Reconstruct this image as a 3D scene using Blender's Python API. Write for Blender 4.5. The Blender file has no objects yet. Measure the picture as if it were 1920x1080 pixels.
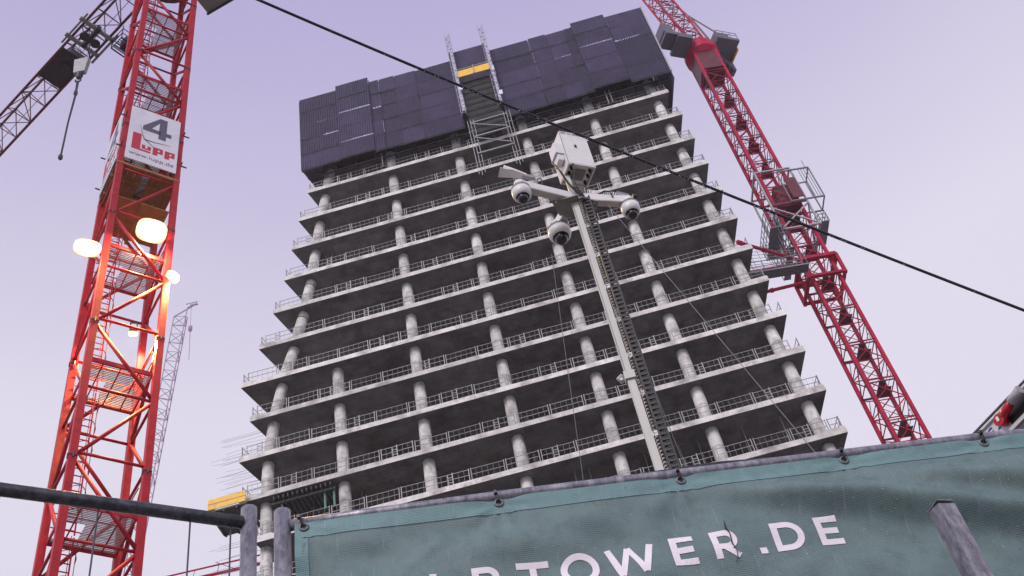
import bpy, math, random
from mathutils import Vector, Matrix
random.seed(7)
R = math.radians
scene = bpy.context.scene
col = scene.collection

# ------------------------------------------------------------------ camera, sky, sun, exposure
cam_d = bpy.data.cameras.new("camera"); cam = bpy.data.objects.new("camera", cam_d); col.objects.link(cam)
cam_d.sensor_width = 36.0; cam_d.lens = 2150 / 1920 * 36; cam_d.clip_start = 0.05; cam_d.clip_end = 3000
pitch, roll = R(46.946), R(-13.058)
fw = Vector((0, math.cos(pitch), math.sin(pitch))); rt = Vector((1, 0, 0)); up = rt.cross(fw)
cr, sr = math.cos(roll), math.sin(roll)
rx = rt * cr + up * sr; ux = -rt * sr + up * cr
cam.matrix_world = Matrix(((rx.x, ux.x, -fw.x, 0), (rx.y, ux.y, -fw.y, 0), (rx.z, ux.z, -fw.z, 0), (0, 0, 0, 1)))
scene.camera = cam
scene.render.resolution_x, scene.render.resolution_y = 1024, 576
scene.render.engine = 'CYCLES'
GZ = -0.45                                   # ground level: the photographer crouches

world = bpy.data.worlds.new("World"); scene.world = world; world.use_nodes = True
wn, wl = world.node_tree.nodes, world.node_tree.links
wn.clear()
SUN_EL, SUN_AZ = R(38), R(200)               # behind and left of the camera
sky = wn.new('ShaderNodeTexSky'); sky.sky_type = 'NISHITA'; sky.sun_disc = False
sky.sun_elevation = SUN_EL; sky.sun_rotation = SUN_AZ
bg1 = wn.new('ShaderNodeBackground'); bg1.inputs[1].default_value = 0.06; wl.new(sky.outputs[0], bg1.inputs[0])
tc = wn.new('ShaderNodeTexCoord'); sep = wn.new('ShaderNodeSeparateXYZ'); wl.new(tc.outputs['Generated'], sep.inputs[0])
ramp = wn.new('ShaderNodeValToRGB'); wl.new(sep.outputs['Z'], ramp.inputs[0])
e = ramp.color_ramp.elements
e[0].position = 0.0; e[0].color = (0.80, 0.77, 0.88, 1)
e[1].position = 1.0; e[1].color = (0.42, 0.38, 0.64, 1)
k = e.new(0.66); k.color = (0.80, 0.76, 0.895, 1)
k = e.new(0.87); k.color = (0.52, 0.47, 0.735, 1)
nz = wn.new('ShaderNodeTexNoise'); nz.inputs['Scale'].default_value = 1.6; nz.inputs['Detail'].default_value = 3
wl.new(tc.outputs['Generated'], nz.inputs['Vector'])
mr = wn.new('ShaderNodeMapRange'); mr.inputs['To Min'].default_value = 0.90; mr.inputs['To Max'].default_value = 1.09
wl.new(nz.outputs[0], mr.inputs[0])
mulc = wn.new('ShaderNodeVectorMath'); mulc.operation = 'SCALE'; wl.new(ramp.outputs[0], mulc.inputs[0]); wl.new(mr.outputs[0], mulc.inputs['Scale'])
bg2 = wn.new('ShaderNodeBackground'); bg2.inputs[1].default_value = 1.0; wl.new(mulc.outputs[0], bg2.inputs[0])
mx = wn.new('ShaderNodeMixShader'); mx.inputs[0].default_value = 0.95
wl.new(bg1.outputs[0], mx.inputs[1]); wl.new(bg2.outputs[0], mx.inputs[2])
wo = wn.new('ShaderNodeOutputWorld'); wl.new(mx.outputs[0], wo.inputs[0])

sun_d = bpy.data.lights.new("sun", 'SUN'); sun_d.energy = 2.0; sun_d.angle = R(25); sun_d.color = (1.0, 0.95, 0.93)
sun = bpy.data.objects.new("sun", sun_d); col.objects.link(sun)
sd_ = Vector((math.sin(SUN_AZ) * math.cos(SUN_EL), math.cos(SUN_AZ) * math.cos(SUN_EL), math.sin(SUN_EL)))
sun.rotation_euler = (-sd_).to_track_quat('-Z', 'Y').to_euler()
vs = scene.view_settings
vs.view_transform = 'Standard'; vs.look = 'None'; vs.exposure = 0.0; vs.gamma = 1.0; vs.use_curve_mapping = False

# ------------------------------------------------------------------ materials
def mat(name, base, rough=0.6, metal=0.0, var=0.15, scale=4.0, stain=None, stain_amt=0.5, stain_scale=1.5, stretch=(1, 1, 1),
        bump=0.0, bump_scale=30.0, spec=0.5, space='Object'):
    m = bpy.data.materials.new(name); m.use_nodes = True
    nt = m.node_tree; N, L = nt.nodes, nt.links
    b = N['Principled BSDF']
    b.inputs['Roughness'].default_value = rough; b.inputs['Metallic'].default_value = metal
    b.inputs['Specular IOR Level'].default_value = spec
    t = N.new('ShaderNodeTexCoord'); mp = N.new('ShaderNodeMapping'); mp.inputs['Scale'].default_value = stretch
    if space == 'Position':
        g = N.new('ShaderNodeNewGeometry'); L.new(g.outputs['Position'], mp.inputs['Vector'])
    else:
        L.new(t.outputs['Object'], mp.inputs['Vector'])
    n1 = N.new('ShaderNodeTexNoise'); n1.inputs['Scale'].default_value = scale; n1.inputs['Detail'].default_value = 6; n1.inputs['Roughness'].default_value = 0.65
    L.new(mp.outputs[0], n1.inputs['Vector'])
    r = N.new('ShaderNodeMapRange'); r.inputs['From Min'].default_value = 0.3; r.inputs['From Max'].default_value = 0.7
    r.inputs['To Min'].default_value = 1 - var; r.inputs['To Max'].default_value = 1 + var
    L.new(n1.outputs[0], r.inputs[0])
    sc = N.new('ShaderNodeVectorMath'); sc.operation = 'SCALE'; sc.inputs[0].default_value = base[:3]; L.new(r.outputs[0], sc.inputs['Scale'])
    out = sc.outputs[0]
    if stain is not None:
        n2 = N.new('ShaderNodeTexNoise'); n2.inputs['Scale'].default_value = stain_scale; n2.inputs['Detail'].default_value = 8; n2.inputs['Roughness'].default_value = 0.7
        L.new(mp.outputs[0], n2.inputs['Vector'])
        r2 = N.new('ShaderNodeMapRange'); r2.inputs['From Min'].default_value = 0.48; r2.inputs['From Max'].default_value = 0.66
        r2.inputs['To Max'].default_value = stain_amt; L.new(n2.outputs[0], r2.inputs[0])
        mix = N.new('ShaderNodeMix'); mix.data_type = 'RGBA'; L.new(r2.outputs[0], mix.inputs[0]); L.new(out, mix.inputs[6]); mix.inputs[7].default_value = (*stain, 1)
        out = mix.outputs[2]
    L.new(out, b.inputs['Base Color'])
    if bump:
        n3 = N.new('ShaderNodeTexNoise'); n3.inputs['Scale'].default_value = bump_scale; n3.inputs['Detail'].default_value = 4; L.new(mp.outputs[0], n3.inputs['Vector'])
        bp = N.new('ShaderNodeBump'); bp.inputs['Strength'].default_value = bump; bp.inputs['Distance'].default_value = 0.01; L.new(n3.outputs[0], bp.inputs['Height']); L.new(bp.outputs[0], b.inputs['Normal'])
    return m

M = dict(
    edge=mat('concrete_edge', (0.62, 0.595, 0.575), 0.85, var=0.28, scale=0.9, stain=(0.20, 0.18, 0.165), stain_amt=0.75, stain_scale=0.7, space='Position'),
    column=mat('concrete_column', (0.58, 0.565, 0.55), 0.85, var=0.3, scale=1.8, stain=(0.19, 0.18, 0.17), stain_amt=0.75, stain_scale=1.1, space='Position', stretch=(1, 1, 0.6)),
    ring=mat('concrete_joint', (0.16, 0.15, 0.15), 0.9, var=0.2),
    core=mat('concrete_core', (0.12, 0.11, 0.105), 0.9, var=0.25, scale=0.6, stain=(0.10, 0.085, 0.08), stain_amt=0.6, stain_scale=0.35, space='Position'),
    galv=mat('galvanised_rail', (0.25, 0.245, 0.25), 0.55, 0.2, var=0.15),
    screen=mat('screen_sheet', (0.047, 0.037, 0.080), 0.7, 0.0, var=0.22, scale=0.7, stain=(0.032, 0.026, 0.056), stain_amt=0.7, stain_scale=0.25, space='Position', spec=0.2),
    screen2=mat('screen_side_sheet', (0.06, 0.052, 0.085), 0.6, 0.2, var=0.2),
    screen_frame=mat('screen_frame', (0.30, 0.28, 0.32), 0.5, 0.3),
    net=mat('dark_netting', (0.035, 0.034, 0.036), 0.95, var=0.5, scale=1.2, stain=(0.02, 0.03, 0.02), stain_amt=0.5, space='Position'),
    yellow=mat('yellow_paint', (0.78, 0.44, 0.015), 0.5, var=0.1, stain=(0.35, 0.2, 0.02), stain_amt=0.5, stain_scale=3),
    red=mat('red_paint', (0.42, 0.0135, 0.032), 0.5, var=0.12, scale=3, stain=(0.17, 0.012, 0.02), stain_amt=0.65, stain_scale=2.5, bump=0.1, spec=0.25),
    crimson=mat('crimson_paint', (0.42, 0.007, 0.048), 0.5, var=0.2, scale=1, stain=(0.14, 0.006, 0.025), stain_amt=0.5, stain_scale=0.8, space='Position', spec=0.25),
    dark_red=mat('old_red_paint', (0.12, 0.012, 0.03), 0.5, var=0.3, scale=3, stain=(0.04, 0.01, 0.015), stain_amt=0.6),
    dark=mat('dark_steel', (0.035, 0.033, 0.04), 0.5, 0.4, var=0.3),
    grey=mat('grey_steel', (0.19, 0.185, 0.21), 0.5, 0.3, var=0.2),
    pale=mat('pale_grey_paint', (0.34, 0.33, 0.36), 0.6, 0.0, var=0.2),
    grate=mat('platform_grating', (0.36, 0.33, 0.36), 0.6, 0.3, var=0.3, scale=8, stain=(0.25, 0.03, 0.02), stain_amt=0.6, stain_scale=3),
    board=mat('white_sign_board', (0.62, 0.60, 0.68), 0.45, var=0.06, scale=1.5, stain=(0.42, 0.40, 0.46), stain_amt=0.4, stain_scale=1.2),
    board_ink=mat('grey_print', (0.075, 0.07, 0.11), 0.5, var=0.05),
    board_red=mat('red_print', (0.42, 0.01, 0.04), 0.5, var=0.05),
    brown=mat('board_back_wood', (0.28, 0.11, 0.045), 0.8, var=0.25, scale=3),
    white=mat('white_housing', (0.74, 0.73, 0.735), 0.35, var=0.05, scale=6, stain=(0.5, 0.48, 0.47), stain_amt=0.35, stain_scale=5),
    ivory=mat('ivory_under_paint', (0.52, 0.50, 0.45), 0.5, var=0.1, scale=10),
    deck=mat('deck_paint', (0.13, 0.12, 0.155), 0.6, 0.2, var=0.2),
    hoist=mat('hoist_steel', (0.20, 0.19, 0.21), 0.5, 0.3, var=0.25),
    plate=mat('bracket_plate', (0.24, 0.235, 0.21), 0.45, 0.4, var=0.15, scale=9),
    lens=mat('camera_dome_glass', (0.012, 0.012, 0.014), 0.08, 0.0, var=0.0, spec=0.8),
    rubber=mat('black_rubber', (0.015, 0.014, 0.018), 0.45, var=0.2),
    cable=mat('black_cable', (0.012, 0.010, 0.022), 0.35, var=0.2),
    alu=mat('aluminium_mast', (0.44, 0.435, 0.415), 0.5, 0.25, var=0.12, scale=6, stretch=(1, 1, 0.15)),
    tube=mat('galvanised_tube', (0.20, 0.195, 0.24), 0.40, 0.35, var=0.45, scale=70, stain=(0.55, 0.54, 0.58), stain_amt=0.6, stain_scale=26, stretch=(1, 1, .45), bump=0.12, bump_scale=60),
    tube_dark=mat('wet_dark_tube', (0.07, 0.07, 0.085), 0.33, 0.5, var=0.5, scale=50, stain=(0.20, 0.2, 0.22), stain_amt=0.5, stain_scale=30, bump=0.2, bump_scale=80),
    wire=mat('fence_wire', (0.10, 0.09, 0.13), 0.5, 0.5, var=0.2),
    letter=mat('white_lettering', (0.80, 0.74, 0.80), 0.55, var=0.05, scale=60),
    blue_ink=mat('blue_marker', (0.02, 0.02, 0.32), 0.6, var=0.1),
    cab=mat('cabinet_paint', (0.60, 0.585, 0.60), 0.6, var=0.15, scale=12, stain=(0.28, 0.27, 0.29), stain_amt=0.5, stain_scale=9),
    plug=mat('red_plastic', (0.42, 0.008, 0.02), 0.35, var=0.1),
    ground=mat('wet_gravel', (0.16, 0.15, 0.15), 0.8, var=0.3, scale=2, bump=0.5, space='Position'),
    block=mat('concrete_block', (0.34, 0.33, 0.33), 0.9, var=0.2, scale=8),
    far=mat('hazed_crane_paint', (0.34, 0.25, 0.36), 0.7, var=0.1),  # distance haze mixed into the far crane's colour
    joist=mat('dark_formwork_timber', (0.045, 0.05, 0.05), 0.7, var=0.3, scale=3, space='Position'),
    green=mat('green_tube', (0.10, 0.24, 0.20), 0.6),
    rebar=mat('steel_rebar', (0.24, 0.25, 0.33), 0.6, 0.2, var=0.3),
)
def vary_by_object(m, lo, hi):                   # weathering differs from sheet to sheet
    nt = m.node_tree; N, L = nt.nodes, nt.links; b = N['Principled BSDF']; src = b.inputs['Base Color'].links[0].from_socket
    oi = N.new('ShaderNodeObjectInfo'); r = N.new('ShaderNodeMapRange'); r.inputs['To Min'].default_value = lo; r.inputs['To Max'].default_value = hi; L.new(oi.outputs['Random'], r.inputs[0])
    sc = N.new('ShaderNodeVectorMath'); sc.operation = 'SCALE'; L.new(src, sc.inputs[0]); L.new(r.outputs[0], sc.inputs['Scale']); L.new(sc.outputs[0], b.inputs['Base Color'])
vary_by_object(M['screen'], 0.78, 1.25); vary_by_object(M['column'], 0.85, 1.1); vary_by_object(M['edge'], 0.88, 1.08); vary_by_object(M['galv'], 0.75, 1.15); vary_by_object(M['crimson'], 0.85, 1.1); vary_by_object(M['red'], 0.85, 1.1)
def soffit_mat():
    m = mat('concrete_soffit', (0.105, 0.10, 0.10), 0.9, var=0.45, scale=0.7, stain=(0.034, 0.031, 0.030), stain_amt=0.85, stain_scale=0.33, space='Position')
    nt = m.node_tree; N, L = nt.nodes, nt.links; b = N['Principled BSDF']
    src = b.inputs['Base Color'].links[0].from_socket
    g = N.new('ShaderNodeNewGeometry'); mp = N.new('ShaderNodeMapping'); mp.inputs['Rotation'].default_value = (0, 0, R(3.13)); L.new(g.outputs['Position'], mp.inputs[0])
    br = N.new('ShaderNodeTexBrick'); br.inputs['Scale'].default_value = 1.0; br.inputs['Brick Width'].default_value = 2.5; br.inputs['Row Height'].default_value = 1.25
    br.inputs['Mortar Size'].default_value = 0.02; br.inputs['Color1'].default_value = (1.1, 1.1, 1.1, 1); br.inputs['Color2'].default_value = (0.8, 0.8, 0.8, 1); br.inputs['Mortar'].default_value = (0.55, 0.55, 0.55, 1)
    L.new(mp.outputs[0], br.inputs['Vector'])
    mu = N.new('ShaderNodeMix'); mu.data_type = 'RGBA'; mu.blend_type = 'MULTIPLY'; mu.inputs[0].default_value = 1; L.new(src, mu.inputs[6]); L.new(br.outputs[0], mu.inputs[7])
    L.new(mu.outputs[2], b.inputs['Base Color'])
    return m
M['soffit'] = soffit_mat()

def banner_mat(name, base, trans):
    m = mat(name, base, 0.5, var=0.10, scale=7, stain=(base[0] * 0.5, base[1] * 0.5, base[2] * 0.5), stain_amt=0.35, stain_scale=24)
    nt = m.node_tree; N, L = nt.nodes, nt.links; b = N['Principled BSDF']
    t = N.new('ShaderNodeTexCoord')
    w = N.new('ShaderNodeTexWave'); w.wave_type = 'BANDS'; w.bands_direction = 'X'; w.inputs['Scale'].default_value = 70; L.new(t.outputs['UV'], w.inputs[0])
    w2 = N.new('ShaderNodeTexWave'); w2.wave_type = 'BANDS'; w2.bands_direction = 'Y'; w2.inputs['Scale'].default_value = 70; L.new(t.outputs['UV'], w2.inputs[0])
    ad = N.new('ShaderNodeMath'); ad.operation = 'MULTIPLY'; L.new(w.outputs[1], ad.inputs[0]); L.new(w2.outputs[1], ad.inputs[1])
    # rain streaks: thin noise stretched down the cloth
    mp = N.new('ShaderNodeMapping'); mp.inputs['Scale'].default_value = (170, 9, 1); mp.inputs['Rotation'].default_value = (0, 0, R(-3)); L.new(t.outputs['UV'], mp.inputs[0])
    ns = N.new('ShaderNodeTexNoise'); ns.inputs['Scale'].default_value = 1.0; ns.inputs['Detail'].default_value = 1; L.new(mp.outputs[0], ns.inputs['Vector'])
    rs = N.new('ShaderNodeMapRange'); rs.inputs['From Min'].default_value = 0.66; rs.inputs['From Max'].default_value = 0.78; L.new(ns.outputs[0], rs.inputs[0])
    # grime specks
    vo = N.new('ShaderNodeTexVoronoi'); vo.inputs['Scale'].default_value = 26; L.new(t.outputs['UV'], vo.inputs['Vector'])
    rv = N.new('ShaderNodeMapRange'); rv.inputs['From Min'].default_value = 0.03; rv.inputs['From Max'].default_value = 0.075; rv.inputs['To Min'].default_value = 0.45; rv.inputs['To Max'].default_value = 0.0; L.new(vo.outputs['Distance'], rv.inputs[0])
    src = b.inputs['Base Color'].links[0].from_socket
    m1 = N.new('ShaderNodeMix'); m1.data_type = 'RGBA'; L.new(src, m1.inputs[6]); m1.inputs[7].default_value = (base[0] * 2.2 + 0.05, base[1] * 1.7 + 0.05, base[2] * 1.7 + 0.06, 1)
    q = N.new('ShaderNodeMath'); q.operation = 'MULTIPLY'; q.inputs[1].default_value = 0.35; L.new(rs.outputs[0], q.inputs[0]); L.new(q.outputs[0], m1.inputs[0])
    m2 = N.new('ShaderNodeMix'); m2.data_type = 'RGBA'; L.new(rv.outputs[0], m2.inputs[0]); L.new(m1.outputs[2], m2.inputs[6]); m2.inputs[7].default_value = (0.02, 0.03, 0.035, 1)
    m3 = N.new('ShaderNodeMix'); m3.data_type = 'RGBA'; m3.blend_type = 'MULTIPLY'; m3.inputs[0].default_value = 0.55; L.new(m2.outputs[2], m3.inputs[6])
    rr = N.new('ShaderNodeMapRange'); rr.inputs['To Min'].default_value = 0.75; rr.inputs['To Max'].default_value = 1.25; L.new(ad.outputs[0], rr.inputs[0]); L.new(rr.outputs[0], m3.inputs[7])
    L.new(m3.outputs[2], b.inputs['Base Color'])
    bp = N.new('ShaderNodeBump'); bp.inputs['Strength'].default_value = 0.5; bp.inputs['Distance'].default_value = 0.002; L.new(ad.outputs[0], bp.inputs['Height']); L.new(bp.outputs[0], b.inputs['Normal'])
    tr = N.new('ShaderNodeBsdfTranslucent'); L.new(m3.outputs[2], tr.inputs[0])
    ms = N.new('ShaderNodeMixShader'); ms.inputs[0].default_value = trans; L.new(b.outputs[0], ms.inputs[1]); L.new(tr.outputs[0], ms.inputs[2])
    L.new(ms.outputs[0], N['Material Output'].inputs[0])
    return m
M['banner'] = banner_mat('teal_banner_cloth', (0.175, 0.262, 0.272), 0.25)
M['hem'] = banner_mat('teal_banner_hem', (0.20, 0.34, 0.36), 0.15)

def emit(name, c, s):
    m = bpy.data.materials.new(name); m.use_nodes = True
    b = m.node_tree.nodes['Principled BSDF']; b.inputs['Base Color'].default_value = (*c, 1)
    b.inputs['Emission Color'].default_value = (*c, 1); b.inputs['Emission Strength'].default_value = s
    return m
M['lamp'] = emit('lit_lamp_glass', (1.0, 0.83, 0.50), 1)
def lamp_glass():                                # bloom imitated in the emission: hot centre, dimmer warm halo at the rim
    nt = M['lamp'].node_tree; N, L = nt.nodes, nt.links; b = N['Principled BSDF']
    t = N.new('ShaderNodeTexCoord'); sp = N.new('ShaderNodeSeparateXYZ'); L.new(t.outputs['Generated'], sp.inputs[0])
    cb = N.new('ShaderNodeCombineXYZ'); L.new(sp.outputs[0], cb.inputs[0]); L.new(sp.outputs[1], cb.inputs[1])
    d = N.new('ShaderNodeVectorMath'); d.operation = 'DISTANCE'; d.inputs[1].default_value = (.5, .5, 0); L.new(cb.outputs[0], d.inputs[0])
    r = N.new('ShaderNodeValToRGB'); L.new(d.outputs['Value'], r.inputs[0]); e_ = r.color_ramp.elements
    e_[0].position = 0; e_[0].color = (1, .93, .75, 1); e_[1].position = .52; e_[1].color = (1, .60, .22, 1); k_ = e_.new(.3); k_.color = (1, .85, .5, 1)
    m = N.new('ShaderNodeMapRange'); m.inputs['From Min'].default_value = .22; m.inputs['From Max'].default_value = .51; m.inputs['To Min'].default_value = 80; m.inputs['To Max'].default_value = 1.3; m.interpolation_type = 'SMOOTHERSTEP'; L.new(d.outputs['Value'], m.inputs[0])
    L.new(r.outputs[0], b.inputs['Emission Color']); L.new(m.outputs[0], b.inputs['Emission Strength'])
lamp_glass()

# ------------------------------------------------------------------ mesh helpers
class MB:
    def __init__(s): s.v, s.f, s.mi = [], [], []
    def quad(s, a, b, c, d, m=0):
        n = len(s.v); s.v += [tuple(a), tuple(b), tuple(c), tuple(d)]; s.f.append((n, n + 1, n + 2, n + 3)); s.mi.append(m)
    def hexa(s, p, m=0):                      # 8 corners: bottom ring then top ring
        n = len(s.v); s.v += [tuple(q) for q in p]
        for q in ((3, 2, 1, 0), (4, 5, 6, 7), (0, 1, 5, 4), (1, 2, 6, 5), (2, 3, 7, 6), (3, 0, 4, 7)):
            s.f.append(tuple(n + i for i in q)); s.mi.append(m)
    def box(s, x0, x1, y0, y1, z0, z1, m=0):
        s.hexa([(x0, y0, z0), (x1, y0, z0), (x1, y1, z0), (x0, y1, z0), (x0, y0, z1), (x1, y0, z1), (x1, y1, z1), (x0, y1, z1)], m)
    def bar(s, a, b, w, h=None, m=0, upv=None):
        a, b = Vector(a), Vector(b); h = h or w; d = (b - a).normalized()
        u = Vector(upv) if upv else (Vector((0, 0, 1)) if abs(d.z) < 0.95 else Vector((1, 0, 0)))
        x = d.cross(u).normalized(); y = x.cross(d)
        x *= w / 2; y *= h / 2
        s.hexa([a - x - y, a + x - y, a + x + y, a - x + y, b - x - y, b + x - y, b + x + y, b - x + y], m)
    def tube(s, pts, r, n=8, m=0, cap=True):
        pts = [Vector(p) for p in pts]; rs = r if isinstance(r, (list, tuple)) else [r] * len(pts)
        base = len(s.v); prev = None
        for i, p in enumerate(pts):
            d = (pts[min(i + 1, len(pts) - 1)] - pts[max(i - 1, 0)]).normalized()
            if prev is None:
                u = Vector((0, 0, 1)) if abs(d.z) < 0.9 else Vector((1, 0, 0)); x = d.cross(u).normalized()
            else:
                x = (prev - d * prev.dot(d)).normalized()
            prev = x; y = d.cross(x)
            for j in range(n):
                a = 2 * math.pi * j / n; s.v.append(tuple(p + (x * math.cos(a) + y * math.sin(a)) * rs[i]))
        for i in range(len(pts) - 1):
            for j in range(n):
                a = base + i * n + j; b = base + i * n + (j + 1) % n
                s.f.append((a, b, b + n, a + n)); s.mi.append(m)
        if cap:
            s.f.append(tuple(base + j for j in reversed(range(n)))); s.mi.append(m)
            e0 = base + (len(pts) - 1) * n; s.f.append(tuple(e0 + j for j in range(n))); s.mi.append(m)
    def lathe(s, c, prof, n=20, m=0):         # vertical axis; prof = (radius, z) list
        base = len(s.v)
        for r, z in prof:
            for j in range(n):
                a = 2 * math.pi * j / n; s.v.append((c[0] + r * math.cos(a), c[1] + r * math.sin(a), c[2] + z))
        for i in range(len(prof) - 1):
            for j in range(n):
                a = base + i * n + j; b = base + i * n + (j + 1) % n
                s.f.append((a, b, b + n, a + n)); s.mi.append(m)
        s.f.append(tuple(base + j for j in reversed(range(n)))); s.mi.append(m)
        e0 = base + (len(prof) - 1) * n; s.f.append(tuple(e0 + j for j in range(n))); s.mi.append(m)
    def mesh(s, name, mats):
        me = bpy.data.meshes.new(name); me.from_pydata(s.v, [], s.f)
        for q in (mats if isinstance(mats, (list, tuple)) else [mats]): me.materials.append(q)
        if any(s.mi): me.polygons.foreach_set('material_index', s.mi)
        me.update(); return me
    def build(s, name, mats, parent=None, smooth=False):
        me = s.mesh(name, mats)
        if smooth: me.polygons.foreach_set('use_smooth', [len(p.vertices) <= 4 for p in me.polygons])
        return link(name, me, parent)

def link(name, data, parent=None, loc=None):
    o = bpy.data.objects.new(name, data); col.objects.link(o)
    if parent is not None: o.parent = parent
    if loc is not None: o.location = loc
    return o
def thing(name, label, cat, loc=(0, 0, 0), rz=0, group=None):
    o = bpy.data.objects.new(name, None); col.objects.link(o); o.empty_display_size = 0.2
    o.location = loc; o.rotation_euler = (0, 0, rz); o['label'] = label; o['category'] = cat
    if group: o['group'] = group
    return o
def tag(o, label, cat, group=None):
    o['label'] = label; o['category'] = cat
    if group: o['group'] = group
    return o
def part(name, parent, loc=(0, 0, 0), rz=0):  # an Empty that carries the sub-parts of one part
    o = bpy.data.objects.new(name, None); col.objects.link(o); o.parent = parent; o.location = loc; o.rotation_euler = (0, 0, rz); return o

# ------------------------------------------------------------------ ground
g = MB(); g.box(-240, 240, -60, 300, GZ - 0.5, GZ)
o = g.build('ground', M['ground']); o['kind'] = 'structure'; o['label'] = 'wet gravel building site ground'

# ------------------------------------------------------------------ the unfinished tower
AZ = -0.0546
FX = (math.cos(AZ), math.sin(AZ)); FN = (-FX[1], FX[0])
H = 3.9; Z7 = 66.405; TH = 0.45
tower = thing('unfinished_tower', 'unfinished bare concrete high-rise with round columns and open floors behind the cranes', 'building', (0, 64.377, 0), AZ)
def zt(k): return Z7 - (k - 7) * H
Ls = {-1: -15.2, 0: -16.3, 1: -17.05, 2: -18.05, 3: -18.8, 4: -19.55, 5: -20.55, 6: -21.8, 7: -23.3, 8: -22.5, 9: -23.3, 10: -23.2, 11: -22.0}
Rs = {-1: 18.3, 0: 18.5, 1: 18.69, 2: 18.97, 3: 19.06, 4: 19.2, 5: 19.33, 6: 19.42, 7: 19.47, 8: 19.53, 9: 19.61, 10: 19.68, 11: 19.8, 12: 19.87, 13: 19.95, 14: 20.0}
colA = {1: -15.6, 2: -16.3, 3: -16.85, 4: -17.4, 5: -18.15, 6: -19.1, 7: -20.15, 8: -20.9, 9: -21.35, 10: -21.5}
def lean(s0, l, k): return s0 + l * (7 - k)
BOT = 23
rail_cache = {}
def rail_panel_mesh(w, gate):
    key = (round(w, 2), gate)
    if key in rail_cache: return rail_cache[key]
    b = MB(); h = 1.1
    for z in (0.12, 0.6, h): b.bar((0.04, 0, z), (w - 0.04, 0, z), 0.035)
    for x in (0.06, w - 0.06): b.bar((x, 0, 0), (x, 0, h + 0.08), 0.06)
    n = max(3, int(w / 0.42))
    for i in range(1, n): b.bar((w * i / n, 0, 0.12), (w * i / n, 0, h), 0.014)
    if gate:
        b.bar((w * 0.5, 0, 0), (w * 0.5, 0, h + 0.1), 0.07); b.bar((w * 0.5 - 0.35, 0, 0), (w * 0.5 - 0.35, 0, h), 0.05)
        b.bar((w * 0.5 - 0.35, 0, 0.35), (w * 0.5, 0, 0.35), 0.05); b.bar((w * 0.5 - 0.35, 0, 0.8), (w * 0.5, 0, 0.8), 0.05)
    me = b.mesh('guard_panel', M['galv']); rail_cache[key] = me; return me
def column_mesh(dx, hgt, ring):
    b = MB(); n = 18; r = 0.46; base = 0
    zs = [(0.0, r * 1.02), (0.10, r * 1.02), (0.102, r), (hgt * 0.52, r), (hgt * 0.522, r * 1.012), (hgt * 0.54, r * 1.012), (hgt * 0.542, r), (hgt, r)]
    b.tube([(dx * z / hgt, 0, z) for z, _ in zs], [q for _, q in zs], n, 0)
    if ring:
        z0 = hgt - 0.62; b.tube([(dx * z0 / hgt, 0, z0), (dx * (z0 + 0.12) / hgt, 0, z0 + 0.12)], r * 1.03, n, 1)
    me = b.mesh('column', [M['column'], M['ring']]); me.polygons.foreach_set('use_smooth', [len(p.vertices) == 4 for p in me.polygons]); return me
prop_me = MB(); prop_me.tube([(0, 0, 0), (0, 0, 1.7)], 0.045, 6); prop_me.tube([(0, 0, 1.7), (0, 0, H - TH - 0.01)], 0.03, 6); prop_me.box(-.1, .1, -.1, .1, 0, .02)
prop_me = prop_me.mesh('steel_prop', M['galv'])
props_on = {2: [(-15, 1.7), (-13.9, 1.6), (-11.6, 1.9), (-9.9, 1.5), (-6.6, 1.7), (-5.1, 1.6), (-4, 1.8), (-3.2, 1.6), (6.2, 2.2), (9.0, 2.0), (15.8, 1.5)],
            3: [(-15.5, 1.6), (-12.7, 1.9), (-10.2, 1.5), (-7.0, 1.6), (-4.4, 1.7), (-3.6, 1.5), (0.5, 1.8), (13.2, 1.6), (13.9, 1.9), (8.5, 2.0)],
            4: [(-16.2, 1.7), (-15.5, 1.6), (-13.6, 1.8), (-13.0, 1.6)],
            1: [(-15.4, 0.9), (-10.4, 1.6), (10.6, 1.6), (12.4, 1.7)],
            12: [(13.6, 1.5), (16.3, 1.5), (9.0, 1.6), (6.4, 1.7), (10.2, 1.6), (1.2, 1.6), (2.4, 1.5), (-3.9, 1.6), (-5.1, 1.6), (-7.5, 1.6)],
            11: [(-18.2, 2.2), (-14.6, 2.2)]}
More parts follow.
